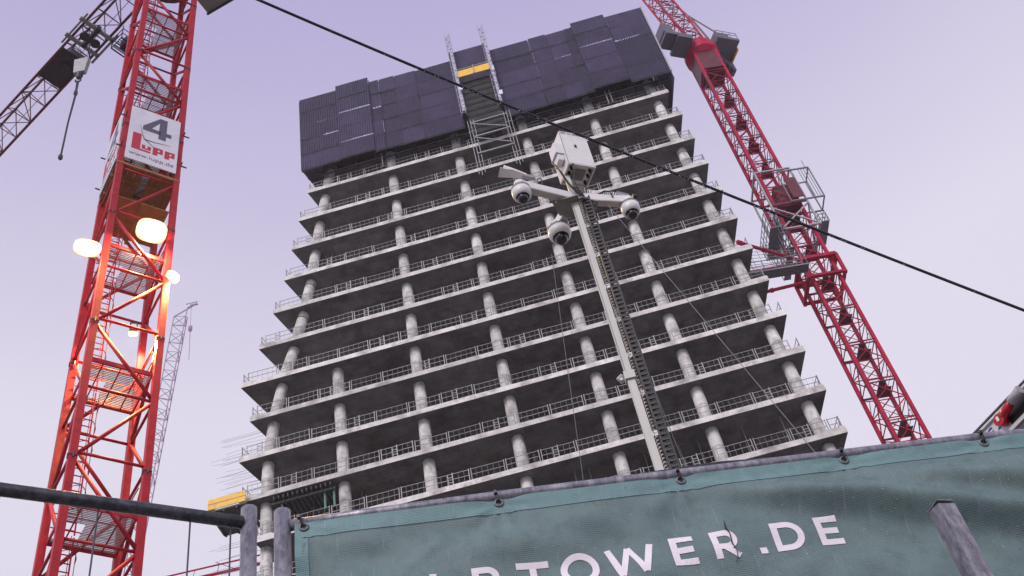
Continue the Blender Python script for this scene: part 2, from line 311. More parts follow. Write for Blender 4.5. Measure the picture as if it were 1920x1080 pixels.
for k in range(-1, 15):
    z = zt(k); L0 = Ls.get(k, -23.2); R0 = Rs[k]
    fd = 0.0 if k >= 1 else 1.3
    b = MB(); dl = 0.24; dr = -0.185; D = BOT
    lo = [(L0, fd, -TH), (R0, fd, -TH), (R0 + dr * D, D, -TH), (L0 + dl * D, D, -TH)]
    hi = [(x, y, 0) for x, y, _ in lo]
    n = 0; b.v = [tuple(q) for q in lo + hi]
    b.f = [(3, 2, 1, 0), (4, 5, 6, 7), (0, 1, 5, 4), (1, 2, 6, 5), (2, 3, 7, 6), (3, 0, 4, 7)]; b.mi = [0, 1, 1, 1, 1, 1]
    # upstand kerbs at the two front corners
    if k >= 1:
        b.box(R0 - 1.6, R0 - 0.02, 0.02, 0.3, 0.0, 0.16, 1); b.box(L0 + 0.05, L0 + 1.3, 0.03, 0.3, 0.0, 0.12, 1)
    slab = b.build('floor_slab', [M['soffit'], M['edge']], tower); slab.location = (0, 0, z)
    if k < 1: continue
    # columns standing on this slab, up to the one above
    hgt = H - TH
    cols_ = []
    top = max(k - 1, 1)
    if k in colA: cols_.append((colA[k], colA.get(k - 1, colA[k] + 0.6) - colA[k]))
    elif k > 10: cols_.append((-21.5, 0))
    if k >= 8: cols_.append((-15.45, 0.0))
    cols_ += [(lean(-8.907, 0.016, k), 0.016), (lean(-2.181, -0.002, k), 0), (lean(4.584, -0.015, k), -0.015), (lean(11.312, -0.022, k), -0.022), (lean(17.994, -0.088, k), -0.088)]
    for s0, dx in cols_:
        c = link('column', column_mesh(dx, hgt, s0 > 17 and k in (2, 4, 5) or s0 < -16 and k in (5, 6)), slab); c.location = (s0, 1.08, 0)
    # guard rails along the front and round the two corners
    x = L0 + 0.5; i = 0
    while x < R0 - 0.7:
        w = min(2.55, R0 - 0.1 - x)
        if w > 0.8:
            if True:
                p_ = link('guard_panel', rail_panel_mesh(w, (i * 7 + k * 5) % 3 == 0), slab); p_.location = (x, 0.17 + random.uniform(-.02, .02), 0.0); p_.rotation_euler = (random.uniform(-.03, .03), random.uniform(-.012, .012), random.uniform(-.012, .012))
        x += 2.6; i += 1
    for side in (0, 1):
        ang = math.atan2(1, dr if side else dl)
        for j in range(2):
            p_ = link('guard_panel', rail_panel_mesh(2.3, False), slab)
            bx = (R0 - 0.15) if side else (L0 + 0.12)
            p_.location = (bx + math.cos(ang) * (0.15 + 2.35 * j), 0.15 + math.sin(ang) * 2.35 * j, 0); p_.rotation_euler = (0, 0, ang)
    for s0, d0 in props_on.get(k, []):
        q = link('steel_prop', prop_me, slab); q.location = (s0, d0, 0); q.rotation_euler = (random.uniform(-.03, .03), random.uniform(-.03, .03), 0)
# cores, deep inside
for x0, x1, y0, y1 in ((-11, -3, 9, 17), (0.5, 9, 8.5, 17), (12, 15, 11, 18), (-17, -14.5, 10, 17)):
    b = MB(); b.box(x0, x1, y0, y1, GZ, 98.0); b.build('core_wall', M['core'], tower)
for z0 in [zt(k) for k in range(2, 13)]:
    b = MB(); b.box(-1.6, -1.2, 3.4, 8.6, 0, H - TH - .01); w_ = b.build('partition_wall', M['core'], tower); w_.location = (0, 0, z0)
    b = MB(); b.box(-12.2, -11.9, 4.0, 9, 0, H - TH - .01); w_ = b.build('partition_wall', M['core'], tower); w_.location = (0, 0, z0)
# formwork joists still hanging under the tenth slab
zj = zt(10) - TH
for i in range(13):
    b = MB(); b.box(-0.05, 0.05, 0.15, 3.6, -0.34, -0.005); q = b.build('formwork_joist', M['joist'], tower); q.location = (-20.6 + 0.36 * i, 0, zj)
b = MB(); b.box(-20.9, -16.0, 0.5, 0.62, -0.52, -0.345); b.box(-20.9, -16.0, 2.6, 2.72, -0.52, -0.345); q = b.build('formwork_bearer', M['joist'], tower); q.location = (0, 0, zj)
for s0 in (-20.2, -16.9, -16.2):
    b = MB(); b.tube([(0, 0, -1.9), (0, 0, -0.35)], 0.09, 8); q = b.build('formwork_strut', M['green'], tower); q.location = (s0, 0.8, zj)
# starter bars sticking out of the left flank
rb = MB(); rb.tube([(0, 0, 0), (-3.6, 0, 0)], 0.011, 5); rb = rb.mesh('rebar', M['rebar'])
for zc, n in ((zt(8) + 1.4, 6), (zt(8) - 0.6, 4), (zt(9) + 2.2, 10), (zt(9) + 0.3, 12), (zt(10) + 2.2, 8), (zt(11) + 2.4, 7), (zt(11) + 0.4, 7)):
    for i in range(n):
        q = link('rebar', rb, tower); q.location = (-22.6 + random.uniform(-.9, .5), 3.0 + i * 0.33, zc + random.uniform(-0.5, 0.5) + i * 0.05); q.rotation_euler = (0, random.uniform(-.05, .05), random.uniform(-.08, .08))

# ------------------------------------------------------------------ climbing protection screen round the top floors
scr = thing('protection_screen', 'dark purple ribbed protection screen wrapped round the top floors of the tower', 'screen', (0, 64.377, 0), AZ)
def sheet_mesh(w, h, slots):
    b = MB(); n = max(4, int(w / 0.24)); dx = w / n
    segs = [(0.03, w - 0.03, 0.02, h - 0.03)] if not slots else None
    def ribs(x0, x1, z0, z1):
        m = max(2, int(round((x1 - x0) / 0.24))); d = (x1 - x0) / m; pts = []
        for i in range(m):
            xx = x0 + i * d; pts += [(xx, 0.0), (xx + d * 0.6, 0.0), (xx + d * 0.68, 0.05), (xx + d * 0.92, 0.05)]
        pts.append((x1, 0.0)); base = len(b.v)
        for xx, y in pts: b.v += [(xx, y, z0), (xx, y, z1)]
        for i in range(len(pts) - 1):
            a = base + 2 * i; b.f.append((a, a + 2, a + 3, a + 1)); b.mi.append(0)
    if not slots: ribs(0.0, w, 0.04, h - 0.02); b.box(-.05, w + .05, .056, .075, -.12, .28, 1)
    else:
        ribs(0.0, w, 0.09, h - 0.02)
        a0, a1 = slots; x = 0.015
        xs = [0.015]
        if a0 * w > 0.3: ribs(0.0, a0 * w, -0.01, 0.085)
        x = a0 * w
        while x < a1 * w - 0.2:
            b.box(x + 0.12, x + 0.26, 0, 0.03, -0.01, 0.095); x += 0.26
        if a1 < 0.95: ribs(a1 * w, w, -0.01, 0.085)
    return b.mesh('sheet', [M['screen'], M['net']])
SC = [(-17.25, -13.3, 92.0, 104.45, .9), (-13.26, -9.75, 91.9, 104.85, 1.12), (-9.75, -8.70, 91.7, 104.05, .95), (-8.62, -7.02, 91.72, 104.1, .9), (-6.98, -4.78, 91.65, 104.0, .92),
      (-4.74, -0.9, 91.62, 103.8, .9), (3.32, 7.38, 91.5, 103.7, .9), (7.46, 9.28, 91.52, 103.8, .92), (9.33, 11.2, 91.54, 103.7, .9), (11.22, 12.1, 91.55, 103.75, .95),
      (12.1, 15.62, 91.82, 104.25, 1.12), (15.72, 19.45, 91.4, 103.95, .9)]
SL = {0: {3: (0.0, .62), 2: (0.0, .7)}, 1: {3: (.3, .7), 1: (.4, .75)}, 2: {3: (.0, .9)}, 8: {3: (.5, .95)}, 10: {3: (.25, .75)}, 11: {3: (.08, .95)}}
for ci, (s0, s1, z0, z1, off) in enumerate(SC):
    cpt = part('screen_bay', scr, (s0, -off, z0)); rows = 5; h = (z1 - z0) / rows
    for r in range(rows):
        q = link('sheet', sheet_mesh(s1 - s0, h, SL.get(ci, {}).get(r)), cpt); q.location = (random.uniform(-.02, .02), random.uniform(-.03, .03), r * h); q.rotation_euler = (random.uniform(-.025, .012), 0, random.uniform(-.008, .008))
    b = MB()
    for x in (-0.04, (s1 - s0) + 0.04):
        b = MB(); b.bar((x, 0.16 + .22 * (off > 1), 0), (x, 0.16 + .22 * (off > 1), z1 - z0 - .35), 0.34, 0.05); b.build('screen_post', M['net'], cpt)
# flank bays (seen edge-on)
for nm, sx, dsx, sgn in (('l', -17.25, 0.24, -1), ('r', 19.50, -0.185, 1)):
    for j in range(4):
        d0 = -0.85 + j * 4.6; w = 4.5; ang = math.atan2(1, dsx)
        cpt = part('screen_bay', scr, (sx + dsx * (d0 + 0.85), d0, 90.2 if sgn > 0 else 91.9), ang)
        b = MB(); b.box(0, w, -0.06, 0.0, 0, 13.7 if sgn > 0 else 12.4); b.build('sheet', M['screen2'], cpt)
b = MB(); b.bar((19.56, -0.92, 91.3), (19.56, -0.92, 103.9), 0.14); b.build('screen_post', M['screen_frame'], scr)
b = MB()
for x in range(-16, 19, 2): b.bar((x, -0.45, 91.9), (x, 1.3, 91.9), 0.1)
b.bar((-17, 0.2, 91.85), (19.3, 0.2, 91.85), 0.12); b.build('screen_bracket', M['dark'], scr)
for s0 in (-9.4, 13.0, 13.4):
    b = MB(); b.tube([(s0, -0.2, 89.9), (s0, -0.3, 91.9)], 0.05, 6); b.build('screen_hanger', M['galv'], scr)
b = MB(); b.box(-17, 18.5, 3.0, 3.1, 91.0, 98.0); b.build('debris_net', M['net'], scr)

# ------------------------------------------------------------------ loading bay hoist between the two screens
ho = thing('loading_hoist', 'loading hoist with two guide masts and yellow gate between the dark screens', 'hoist', (0, 64.377, 0), AZ)
def mast_lattice(b, x, y, z0, z1, w, t, step=0.7, m=0):
    for sx in (-w, w):
        for sy in (-w * .6, w * .6): b.bar((x + sx, y + sy, z0), (x + sx, y + sy, z1), t, m=m)
    z = z0; f = 1
    while z + step < z1:
        b.bar((x - w * f, y - w * .6, z), (x + w * f, y - w * .6, z + step), t * .8, m=m); b.bar((x - w, y - w * .6, z), (x + w, y - w * .6, z), t * .8, m=m)
        f = -f; z += step
for x in (-0.62, 3.02):
    b = MB(); mast_lattice(b, x, -1.75, 92.5, 107.6, 0.24, 0.05); b.build('guide_mast', M['hoist'], ho)
    b = MB(); b.box(x - .26, x - .1, -1.55, -1.5, 92.6, 104.4); b.build('mast_cover', M['screen'], ho)
for x, z in ((-0.35, 96.2), (3.15, 98.1), (3.35, 93.6)):
    b = MB(); b.box(x - .17, x + .17, -2.1, -2.0, z, z + .7); b.build('reflector_plate', M['board'], ho)
b = MB()
pts = [(-0.5, 0), (2.86, 0)]
q = link('sheet', sheet_mesh(3.3, 4.0, None), ho); q.location = (-0.45, -0.95, 101.2)
q = link('sheet', sheet_mesh(3.3, 4.0, None), ho); q.location = (-0.45, -0.93, 97.25)
b = MB(); b.box(-0.32, 1.28, -2.3, -2.24, 98.15, 99.25); b.build('yellow_gate', M['yellow'], ho)
b = MB(); b.box(1.38, 2.92, -2.3, -2.24, 98.15, 99.25); b.build('yellow_gate', M['yellow'], ho)
b = MB(); b.bar((-.35, -2.35, 99.4), (2.95, -2.35, 99.4), .07); b.bar((1.33, -2.35, 98.1), (1.33, -2.35, 99.6), .08); b.bar((-.38, -2.35, 98.1), (-.38, -2.35, 99.5), .08); b.bar((2.97, -2.35, 98.1), (2.97, -2.35, 99.5), .08); b.build('gate_frame', M['galv'], ho)
for i in range(9):
    z = 98.0 - i * 0.95; b = MB(); b.box(-0.35, 3.0, -1.55 + .04 * i, -1.2 + .04 * i, z - .75, z); b.bar((-.35, -1.6 + .04 * i, z), (3.0, -1.6 + .04 * i, z), .07, m=1); b.build('netted_deck', [M['net'], M['dark']], ho)
for x in (-0.2, 3.35):
    b = MB()
    for dx in (-.28, .0, .3): b.bar((x + dx, -1.2, 83.1 + abs(dx)), (x + dx, -1.5, 91.5), .06)
    for z in (85.0, 87.5, 90.0): b.bar((x - .3, -1.3, z), (x + .32, -1.3, z), .06)
    b.build('hoist_leg', M['hoist'], ho)
b = MB()
for z in (91.2, 88.9, 86.2): b.bar((-.2, -1.4, z), (3.35, -1.4, z), .13)
b.bar((-.1, -1.45, 91.0), (3.2, -1.45, 89.1), .09); b.bar((-.1, -1.45, 88.7), (3.2, -1.45, 86.5), .09)
b.build('hoist_brace', M['hoist'], ho)

# yellow cantilever platform on the left flank
lp = thing('loading_platform', 'yellow cantilevered loading platform sticking out left of the tower', 'platform', (0, 64.377, 0), AZ)
b = MB()
for z in (54.15, 54.65): b.box(-25.35, -22.5, -0.55, -0.49, z - .22, z + .22)
b.build('side_board', M['yellow'], lp)
b = MB(); b.box(-25.4, -22.45, -0.48, 2.6, 53.72, 53.86); b.build('deck', M['joist'], lp)
b = MB(); b.box(-25.42, -25.36, -.5, 2.6, 53.86, 54.9); b.build('end_board', M['yellow'], lp)
b = MB()
for x in (-25.2, -24.2, -23.2): b.bar((x, -.45, 53.65), (x, 2.6, 53.65), .12)
b.build('bearer', M['dark'], lp)

# ------------------------------------------------------------------ text helper
def text_mesh(s, size, extrude, spacing=1.0, shear=0.0):
    cu = bpy.data.curves.new('lettering', 'FONT'); cu.body = s; cu.size = size; cu.extrude = extrude; cu.space_character = spacing; cu.shear = shear
    cu.resolution_u = 3
    ob = bpy.data.objects.new('tmp', cu); col.objects.link(ob)
    dg = bpy.context.evaluated_depsgraph_get(); me = bpy.data.meshes.new_from_object(ob.evaluated_get(dg))
    bpy.data.objects.remove(ob); return me

# ------------------------------------------------------------------ crane 4, the near tower crane on the left
C4 = (-14.088, 26.911); A4 = 0.706; W4 = 1.15
crane = thing('tower_crane', 'near red tower crane with white boards numbered 4 and lit floodlights on its mast', 'crane', (C4[0], C4[1], 0), A4)
LEG, SEC = 0.24, 6.0
def corner(i, w): return [(-w, -w), (w, -w), (w, w), (-w, w)][i % 4]
legm = MB(); legm.box(-LEG / 2, LEG / 2, -LEG / 2, LEG / 2, 0, SEC - 0.04); legm = legm.mesh('mast_leg', M['red'])
jointm = MB()
jointm.box(-LEG / 2 - .012, LEG / 2 + .012, -LEG / 2 - .012, LEG / 2 + .012, -.02, .02)
for q in ((-.14, .0), (.14, 0), (0, -.14), (0, .14)): jointm.tube([(q[0], q[1], -.10), (q[0], q[1], .10)], 0.024, 6)
jointm = jointm.mesh('leg_joint', M['dark'])
def brace_mesh(name, a, b_, r, m): q = MB(); q.tube([a, b_], r, 8); me = q.mesh(name, m); me.polygons.foreach_set('use_smooth', [len(p.vertices) == 4 for p in me.polygons]); return me
diag_up = brace_mesh('diagonal_brace', (-W4 + .1, 0, 0.12), (W4 - .1, 0, 2.88), 0.068, M['red'])
diag_dn = brace_mesh('diagonal_brace', (W4 - .1, 0, 3.12), (-W4 + .1, 0, 5.88), 0.068, M['red'])
strut = brace_mesh('cross_strut', (-W4 + .1, 0, 0), (W4 - .1, 0, 0), 0.052, M['red'])
def ladder_mesh(h):
    b = MB()
    for x in (-.2, .2): b.bar((x, 0, 0), (x, 0, h), 0.045)
    n = int(h / .3)
    for i in range(n): b.bar((-.2, 0, .15 + i * .3), (.2, 0, .15 + i * .3), 0.03)
    for i in range(int(h / .9)):
        z = .5 + i * .9; pts = [(-.33 * math.cos(t) * 1.0, -.62 * math.sin(t), z) for t in [math.pi * j / 8 for j in range(9)]]
        b.tube(pts, 0.016, 4)
    for t in (.25, .5, .75): b.bar((-.33 * math.cos(math.pi * t), -.62 * math.sin(math.pi * t), .5), (-.33 * math.cos(math.pi * t), -.62 * math.sin(math.pi * t), h - .4), 0.02)
    return b.mesh('ladder', M['red'])
lad = ladder_mesh(5.9)
def platform_mesh():
    b = MB(); w = W4 - .12
    for a, c in (((-w, -w), (w, -w)), ((w, -w), (w, w)), ((w, w), (-w, w)), ((-w, w), (-w, -w))): b.bar((*a, 0), (*c, 0), .05, .18, 0)
    n = 26
    for i in range(n):
        y = -w + .05 + i * (2 * w - .1) / (n - 1)
        x0 = -w if not (-0.15 < y < 0.75) else -0.25
        b.bar((x0, y, .02), (w, y, .02), .035, .02, 1)
    for x in (-.6, 0, .6): b.bar((x, -w, -.01), (x, w, -.01), .04, .05, 0)
    for z in (.55, 1.1):
        b.bar((-w, w - .05, z), (w, w - .05, z), .03, m=0); b.bar((w - .05, -w, z), (w - .05, w, z), .03, m=0)
    return b.mesh('rest_platform', [M['red'], M['grate']])
platm = platform_mesh()
def mast_section(parent, z):
    s = part('mast_section', parent, (0, 0, z))
    for i in range(4):
        x, y = corner(i, W4 - .0)
        q = link('mast_leg', legm, s, (x, y, 0)); q = link('leg_joint', jointm, s, (x, y, 0))
        q = link('diagonal_brace', diag_up, s); r_ = i * math.pi / 2; mx_, my_ = math.sin(r_) * W4, -math.cos(r_) * W4
        q.location = (mx_, my_, 0); q.rotation_euler = (0, 0, r_)
        q = link('diagonal_brace', diag_dn, s, (mx_, my_, 0)); q.rotation_euler = (0, 0, r_)
        for zz in (0.22, 3.0):
            q = link('cross_strut', strut, s, (mx_, my_, zz)); q.rotation_euler = (0, 0, r_)
    q = link('ladder', lad, s, (-0.62, 0.35, -1.7)); q.rotation_euler = (0, 0, 0)
    link('rest_platform', platm, s, (0, 0, 4.35))
    return s
z = 30.18 - 6 * 6
while z < 56: mast_section(crane, z); z += SEC
# sign boards on the four faces
for i in range(4):
    r_ = i * math.pi / 2; dist = W4 + .16
    bd = MB(); bd.box(-1.06, 1.06, -.02, .02, 39.75, 43.5); bd = bd.build('sign_board', [M['board']], crane)
    bd.location = (math.sin(r_) * dist, -math.cos(r_) * dist, 0); bd.rotation_euler = (0, 0, r_)
    if i == 0: front_board = bd
    b = MB()
    for zc in (40.5, 42.7):
        b = MB(); b.bar((-1.45, .06, zc), (1.5, .06, zc), .045); b.build('board_clamp', M['dark'], bd)
    # figures and firm's name, flat print 4 mm proud
    y = -.024
    f = MB(); poly = lambda pts, mb=f: (mb.v.extend([(px, y, pz) for px, pz in pts]), mb.f.append(tuple(range(len(mb.v) - len(pts), len(mb.v)))), mb.mi.append(0))
    poly([(-.50, 42.03), (-.50, 42.30), (.28, 42.30), (.28, 42.03)]); poly([(-.50, 42.30), (-.13, 42.30), (.18, 42.86), (.18, 43.22)])
    poly([(-.13, 42.30), (-.50, 42.30), (.0, 43.08), (.18, 43.22)]) if False else None
    poly([(.18, 41.72), (.18, 43.22), (.50, 43.22), (.50, 41.72)]); poly([(.50, 42.03), (.50, 42.30), (.72, 42.30), (.72, 42.03)])
    f.build('figure_four', M['board_ink'], bd)
    f = MB(); poly = lambda pts, mb=f: (mb.v.extend([(px, y, pz) for px, pz in pts]), mb.f.append(tuple(range(len(mb.v) - len(pts), len(mb.v)))), mb.mi.append(0))
    zz = 40.5
    poly([(-.86, zz), (-.86, zz + 1.15), (-.50, zz + 1.15), (-.50, zz)]); poly([(-.50, zz), (-.50, zz + .12), (-.06, zz + .12), (-.06, zz)])
    poly([(-.44, zz + .18), (-.44, zz + .46), (-.30, zz + .46), (-.30, zz + .18)]); poly([(-.30, zz + .18), (-.30, zz + .27), (-.20, zz + .27), (-.20, zz + .18)]); poly([(-.20, zz + .18), (-.20, zz + .46), (-.06, zz + .46), (-.06, zz + .18)])
    for x in (0.02, 0.52):
        poly([(x, zz), (x, zz + .55), (x + .20, zz + .55), (x + .20, zz)]); poly([(x + .20, zz + .42), (x + .20, zz + .55), (x + .42, zz + .55), (x + .42, zz + .42)])
        poly([(x + .20, zz + .18), (x + .20, zz + .30), (x + .42, zz + .30), (x + .42, zz + .18)]); poly([(x + .29, zz + .30), (x + .29, zz + .42), (x + .42, zz + .42), (x + .42, zz + .30)])
    f.build('firm_name', M['board_red'], bd)
    tm = text_mesh('www.lupp.de', 0.34, 0.002, 1.04); tm.materials.clear(); tm.materials.append(M['board_ink'])
    q = link('web_address', tm, bd, (-.93, y, 40.08)); q.rotation_euler = (R(90), 0, 0)
    f = MB(); f.tube([(-.62, y, 42.35), (-.5, y, 41.75), (-.36, y, 41.35), (.1, y, 41.38), (.75, y, 41.5)], [.004, .018, .03, .018, .003], 4); f.tube([(-.42, y, 41.4), (-.1, y, 41.15), (.3, y, 40.75)], [.02, .02, .003], 4)
    f.build('swoosh_mark', M['board_ink'], bd)
# work deck under the boards
b = MB(); b.box(-1.5, 1.5, -1.5, 1.5, 39.45, 39.52); 
for x in (-1.4, -.7, 0, .7, 1.4): b.bar((x, -1.5, 39.38), (x, 1.5, 39.38), .08, .12)
wd = MB()
for i in range(9):
    if i in (4,): continue
    wd.box(-1.28 + i * .285, -1.28 + i * .285 + .26, -1.25, 1.25, 39.46, 39.5)
for y in (-1.24, -.5, .5, 1.24): wd.bar((-1.28, y, 39.39), (1.28, y, 39.39), .09, .13)
wd.build('work_deck', M['brown'], crane)
wd = MB(); wd.box(-.95, 1.05, -.95, 1.05, 37.6, 37.66); wd.bar((-1.1, .2, 37.53), (1.1, .2, 37.53), .1); wd.bar((0, -1.1, 37.42), (0, 1.1, 37.42), .1); wd.build('lamp_deck', M['brown'], crane)
# floodlights
def floodlight(loc, aim, w, h, energy):
    f = part('floodlight', crane, loc); d = Vector(aim).normalized(); f.rotation_mode = 'QUATERNION'; f.rotation_quaternion = d.to_track_quat('-Z', 'Y')
    b = MB(); b.box(-w / 2 * .8, w / 2 * .8, -h / 2 * .8, h / 2 * .8, 0.0, .14)
    for i in range(5): b.box((-w / 2 + i * w / 4.2) * .75, (-w / 2 + i * w / 4.2) * .75 + .02, -h / 2 * .75, h / 2 * .75, .14, .2)
    b.bar((-w / 2 * .7, 0, .1), (-w / 2 * .7, 0, .4), .04); b.bar((w / 2 * .7, 0, .1), (w / 2 * .7, 0, .4), .04); b.bar((-w / 2 * .7, 0, .4), (w / 2 * .7, 0, .4), .05)
    b.build('lamp_housing', M['dark'], f)
    b = MB(); n_ = 24; rr_ = [(1, -.003), (1, -.02), (.93, -.06), (.75, -.10), (.4, -.13)]
    for k_, z_ in rr_:
        for j in range(n_):
            a = 2 * math.pi * j / n_; ca, sa = math.cos(a), math.sin(a); b.v.append((k_ * w / 2 * abs(ca) ** .7 * (1 if ca > 0 else -1), k_ * h / 2 * abs(sa) ** .7 * (1 if sa > 0 else -1), z_))
    for i in range(len(rr_) - 1):
        for j in range(n_): b.f.append((i * n_ + j, i * n_ + (j + 1) % n_, (i + 1) * n_ + (j + 1) % n_, (i + 1) * n_ + j)); b.mi.append(0)
    b.f.append(tuple((len(rr_) - 1) * n_ + j for j in range(n_))); b.mi.append(0); b.build('lamp_glass', M['lamp'], f)
    ld = bpy.data.lights.new('floodlight_beam', 'SPOT'); ld.energy = energy; ld.color = (1.0, .55, .18); ld.shadow_soft_size = .15; ld.spot_size = R(165); ld.spot_blend = 0.5
    lo = bpy.data.objects.new('floodlight_beam', ld); col.objects.link(lo); lo.parent = f; lo.location = (0, 0, -.22)
floodlight((.35, -1.38, 35.6), (-.05, -.75, -.85), 1.15, .9, 6000)
floodlight((-1.8, -1.15, 33.8), (-.1, -.8, -.75), .95, .62, 4200)
floodlight((1.35, -1.25, 33.5), (.3, -.8, -.8), .55, .42, 2400)
floodlight((.55, .3, 31.7), (.1, .3, -1), .34, .24, 3400)
# slewing part, cab and jib
b = MB(); b.lathe((0, 0, 58.6), [(1.6, 0), (1.6, .8)], 24); b.box(-1.3, 1.3, -1.3, 1.3, 59.4, 63.8); b.build('slewing_unit', M['dark_red'], crane)
cabp = part('operator_cab', crane, (0, 0, 0), R(-58)); 
b = MB(); b.hexa([(.9, -.2, 57.2), (2.9, -.1, 57.2), (2.9, 2.2, 57.2), (.9, 2.2, 57.2), (.9, -.3, 59.6), (3.0, -.3, 59.6), (3.0, 2.2, 59.6), (.9, 2.2, 59.6)]); b.build('cab_body', M['plate'], cabp)
b = MB(); b.bar((.85, -.25, 57.15), (2.95, -.15, 57.15), .1); b.bar((2.95, -.15, 57.15), (2.95, 2.25, 57.15), .1); b.bar((2.95, 2.25, 57.15), (.85, 2.25, 57.15), .1); b.build('cab_frame', M['dark'], cabp)
jibroot = part('jib', crane, (0, 0, 0), R(147.6) - A4)
JW, JH, JZ = 0.78, 1.55, 62.0
def jib_section_mesh(n, L):
    b = MB(); st = L / n
    for i in range(n):
        x = i * st; xm = x + st / 2
        for s in (-1, 1):
            b.tube([(x, s * JW, 0), (xm, 0, JH)], .032, 6, 0); b.tube([(x + st, s * JW, 0), (xm, 0, JH)], .032, 6, 0)
        s = 1 if i % 2 else -1
        b.tube([(x, -s * JW, 0), (x + st, s * JW, 0)], .03, 6, 0); b.tube([(x, -JW, 0), (x, JW, 0)], .03, 6, 0)
    return b.mesh('jib_lacing', M['dark_red'])
jl = jib_section_mesh(4, 6.0)
jc = MB(); jc.bar((0, 0, 0), (5.97, 0, 0), .13); jc = jc.mesh('jib_chord', M['dark_red'])
jt = MB(); jt.tube([(0, 0, 0), (5.97, 0, 0)], .075, 8); jt = jt.mesh('jib_chord', M['dark_red'])
jr = MB(); jr.bar((0, 0, 0), (5.97, 0, 0), .035); jr = jr.mesh('jib_rope', M['galv'])
for i in range(8):
    x = 1.3 + i * 6
    for y, zz, me in ((-JW, 0, jc), (JW, 0, jc), (0, JH, jt)): link('jib_chord', me, jibroot, (x, y, JZ + zz))
    link('jib_lacing', jl, jibroot, (x, 0, JZ)); link('jib_rope', jr, jibroot, (x, .35, JZ + .25)); link('jib_rope', jr, jibroot, (x, -.3, JZ + .3))
# winch gear, walkway and trolley near the root of the jib
b = MB()
for x in (6.9, 8.3): b.bar((x, -1.0, JZ - .1), (x, 1.15, JZ - .1), .22, .16)
b.bar((6.4, 1.0, JZ - .12), (8.9, 1.0, JZ - .12), .1); b.bar((6.4, -1.0, JZ - .12), (8.9, -1.0, JZ - .12), .12)
b.build('trolley_frame', M['plate'], jibroot)
b = MB()
for s in (-.35, .35): b.lathe((7.6, s, JZ - .35), [(.2, -.06), (.28, -.05), (.28, .05), (.2, .06)], 14)
b.box(6.7, 8.3, -.12, .12, JZ - .3, JZ + .1); b.build('trolley_wheels', M['dark'], jibroot)
b = MB(); b.box(9.3, 11.0, -.75, .2, JZ + .05, JZ + .75); b.box(9.6, 10.4, .2, .7, JZ + .1, JZ + .6); b.box(11.05, 11.6, -.7, .5, JZ + .05, JZ + .25); b.lathe((10.2, -.2, JZ - .2), [(.3, 0), (.34, .1), (.34, .3)], 12); b.build('winch', M['dark'], jibroot)
b = MB(); b.box(9.2, 11.7, -JW, JW, JZ + .0, JZ + .05); b.build('winch_deck', M['dark'], jibroot)
b = MB(); w = 1.0
for x in (5.9, 6.9):
    for y in (-1.0, -1.9):
        b.bar((x, y, JZ - 1.0), (x, y, JZ + .3), .045)
for z in (JZ - 1.0, JZ - .5, JZ + .0):
    b.bar((5.9, -1.9, z), (6.9, -1.9, z), .04); b.bar((5.9, -1.0, z), (5.9, -1.9, z), .04); b.bar((6.9, -1.0, z), (6.9, -1.9, z), .04); b.bar((5.9, -1.0, z), (6.9, -1.0, z), .04)
for i in range(7): b.bar((5.95 + i * .15, -1.9, JZ - 1.02), (5.95 + i * .15, -1.0, JZ - 1.02), .05, .03)
b.build('service_basket', M['dark'], jibroot)
b = MB(); b.box(6.1, 6.6, -1.75, -1.35, JZ - .95, JZ - .2); b.build('basket_gear', M['dark'], jibroot)
# the hook block and its sling hang from the trolley
HX, HY = C4[0] - 6.87, C4[1] + 4.51
hb = thing('hook_block', 'dark hook block and long sling hanging below the jib of the near crane', 'hook', (HX, HY, 0))
b = MB(); b.hexa([(-.32, -.14, 58.9), (.32, -.14, 58.9), (.32, .14, 58.9), (-.32, .14, 58.9), (-.42, -.16, 60.3), (.42, -.16, 60.3), (.42, .16, 60.3), (-.42, .16, 60.3)]); b.build('block_cheek', M['pale'], hb)
b = MB(); b.lathe((0, 0, 58.75), [(.12, -.35), (.2, -.1), (.2, .1), (.1, .2)], 10); b.build('swivel', M['dark'], hb)
b = MB(); b.tube([(.0 + .16 * math.sin(t), 0, 58.35 - .18 + .18 * math.cos(t)) for t in [math.pi * 2 * j / 12 for j in range(11)]], .045, 6); b.build('hook', M['dark'], hb)
b = MB(); b.tube([(0, 0, 58.05), (.04, 0, 56.5), (-.02, 0, 54), (0, 0, 50.95)], [.075, .06, .05, .05], 6); b.lathe((0, 0, 50.6), [(.06, 0), (.12, .1), (.12, .3), (.05, .4)], 8); b.lathe((0.03, 0, 56.6), [(.05, 0), (.11, .1), (.11, .35), (.05, .45)], 8); b.build('sling', M['cable'], hb)
b = MB()
for x, y in ((-.25, .1), (.25, .1), (-.25, -.1), (.25, -.1)): b.tube([(x, y, 60.2), (x * 1.4, y, 61.9)], .016, 4)
b.build('hoist_rope', M['cable'], hb)

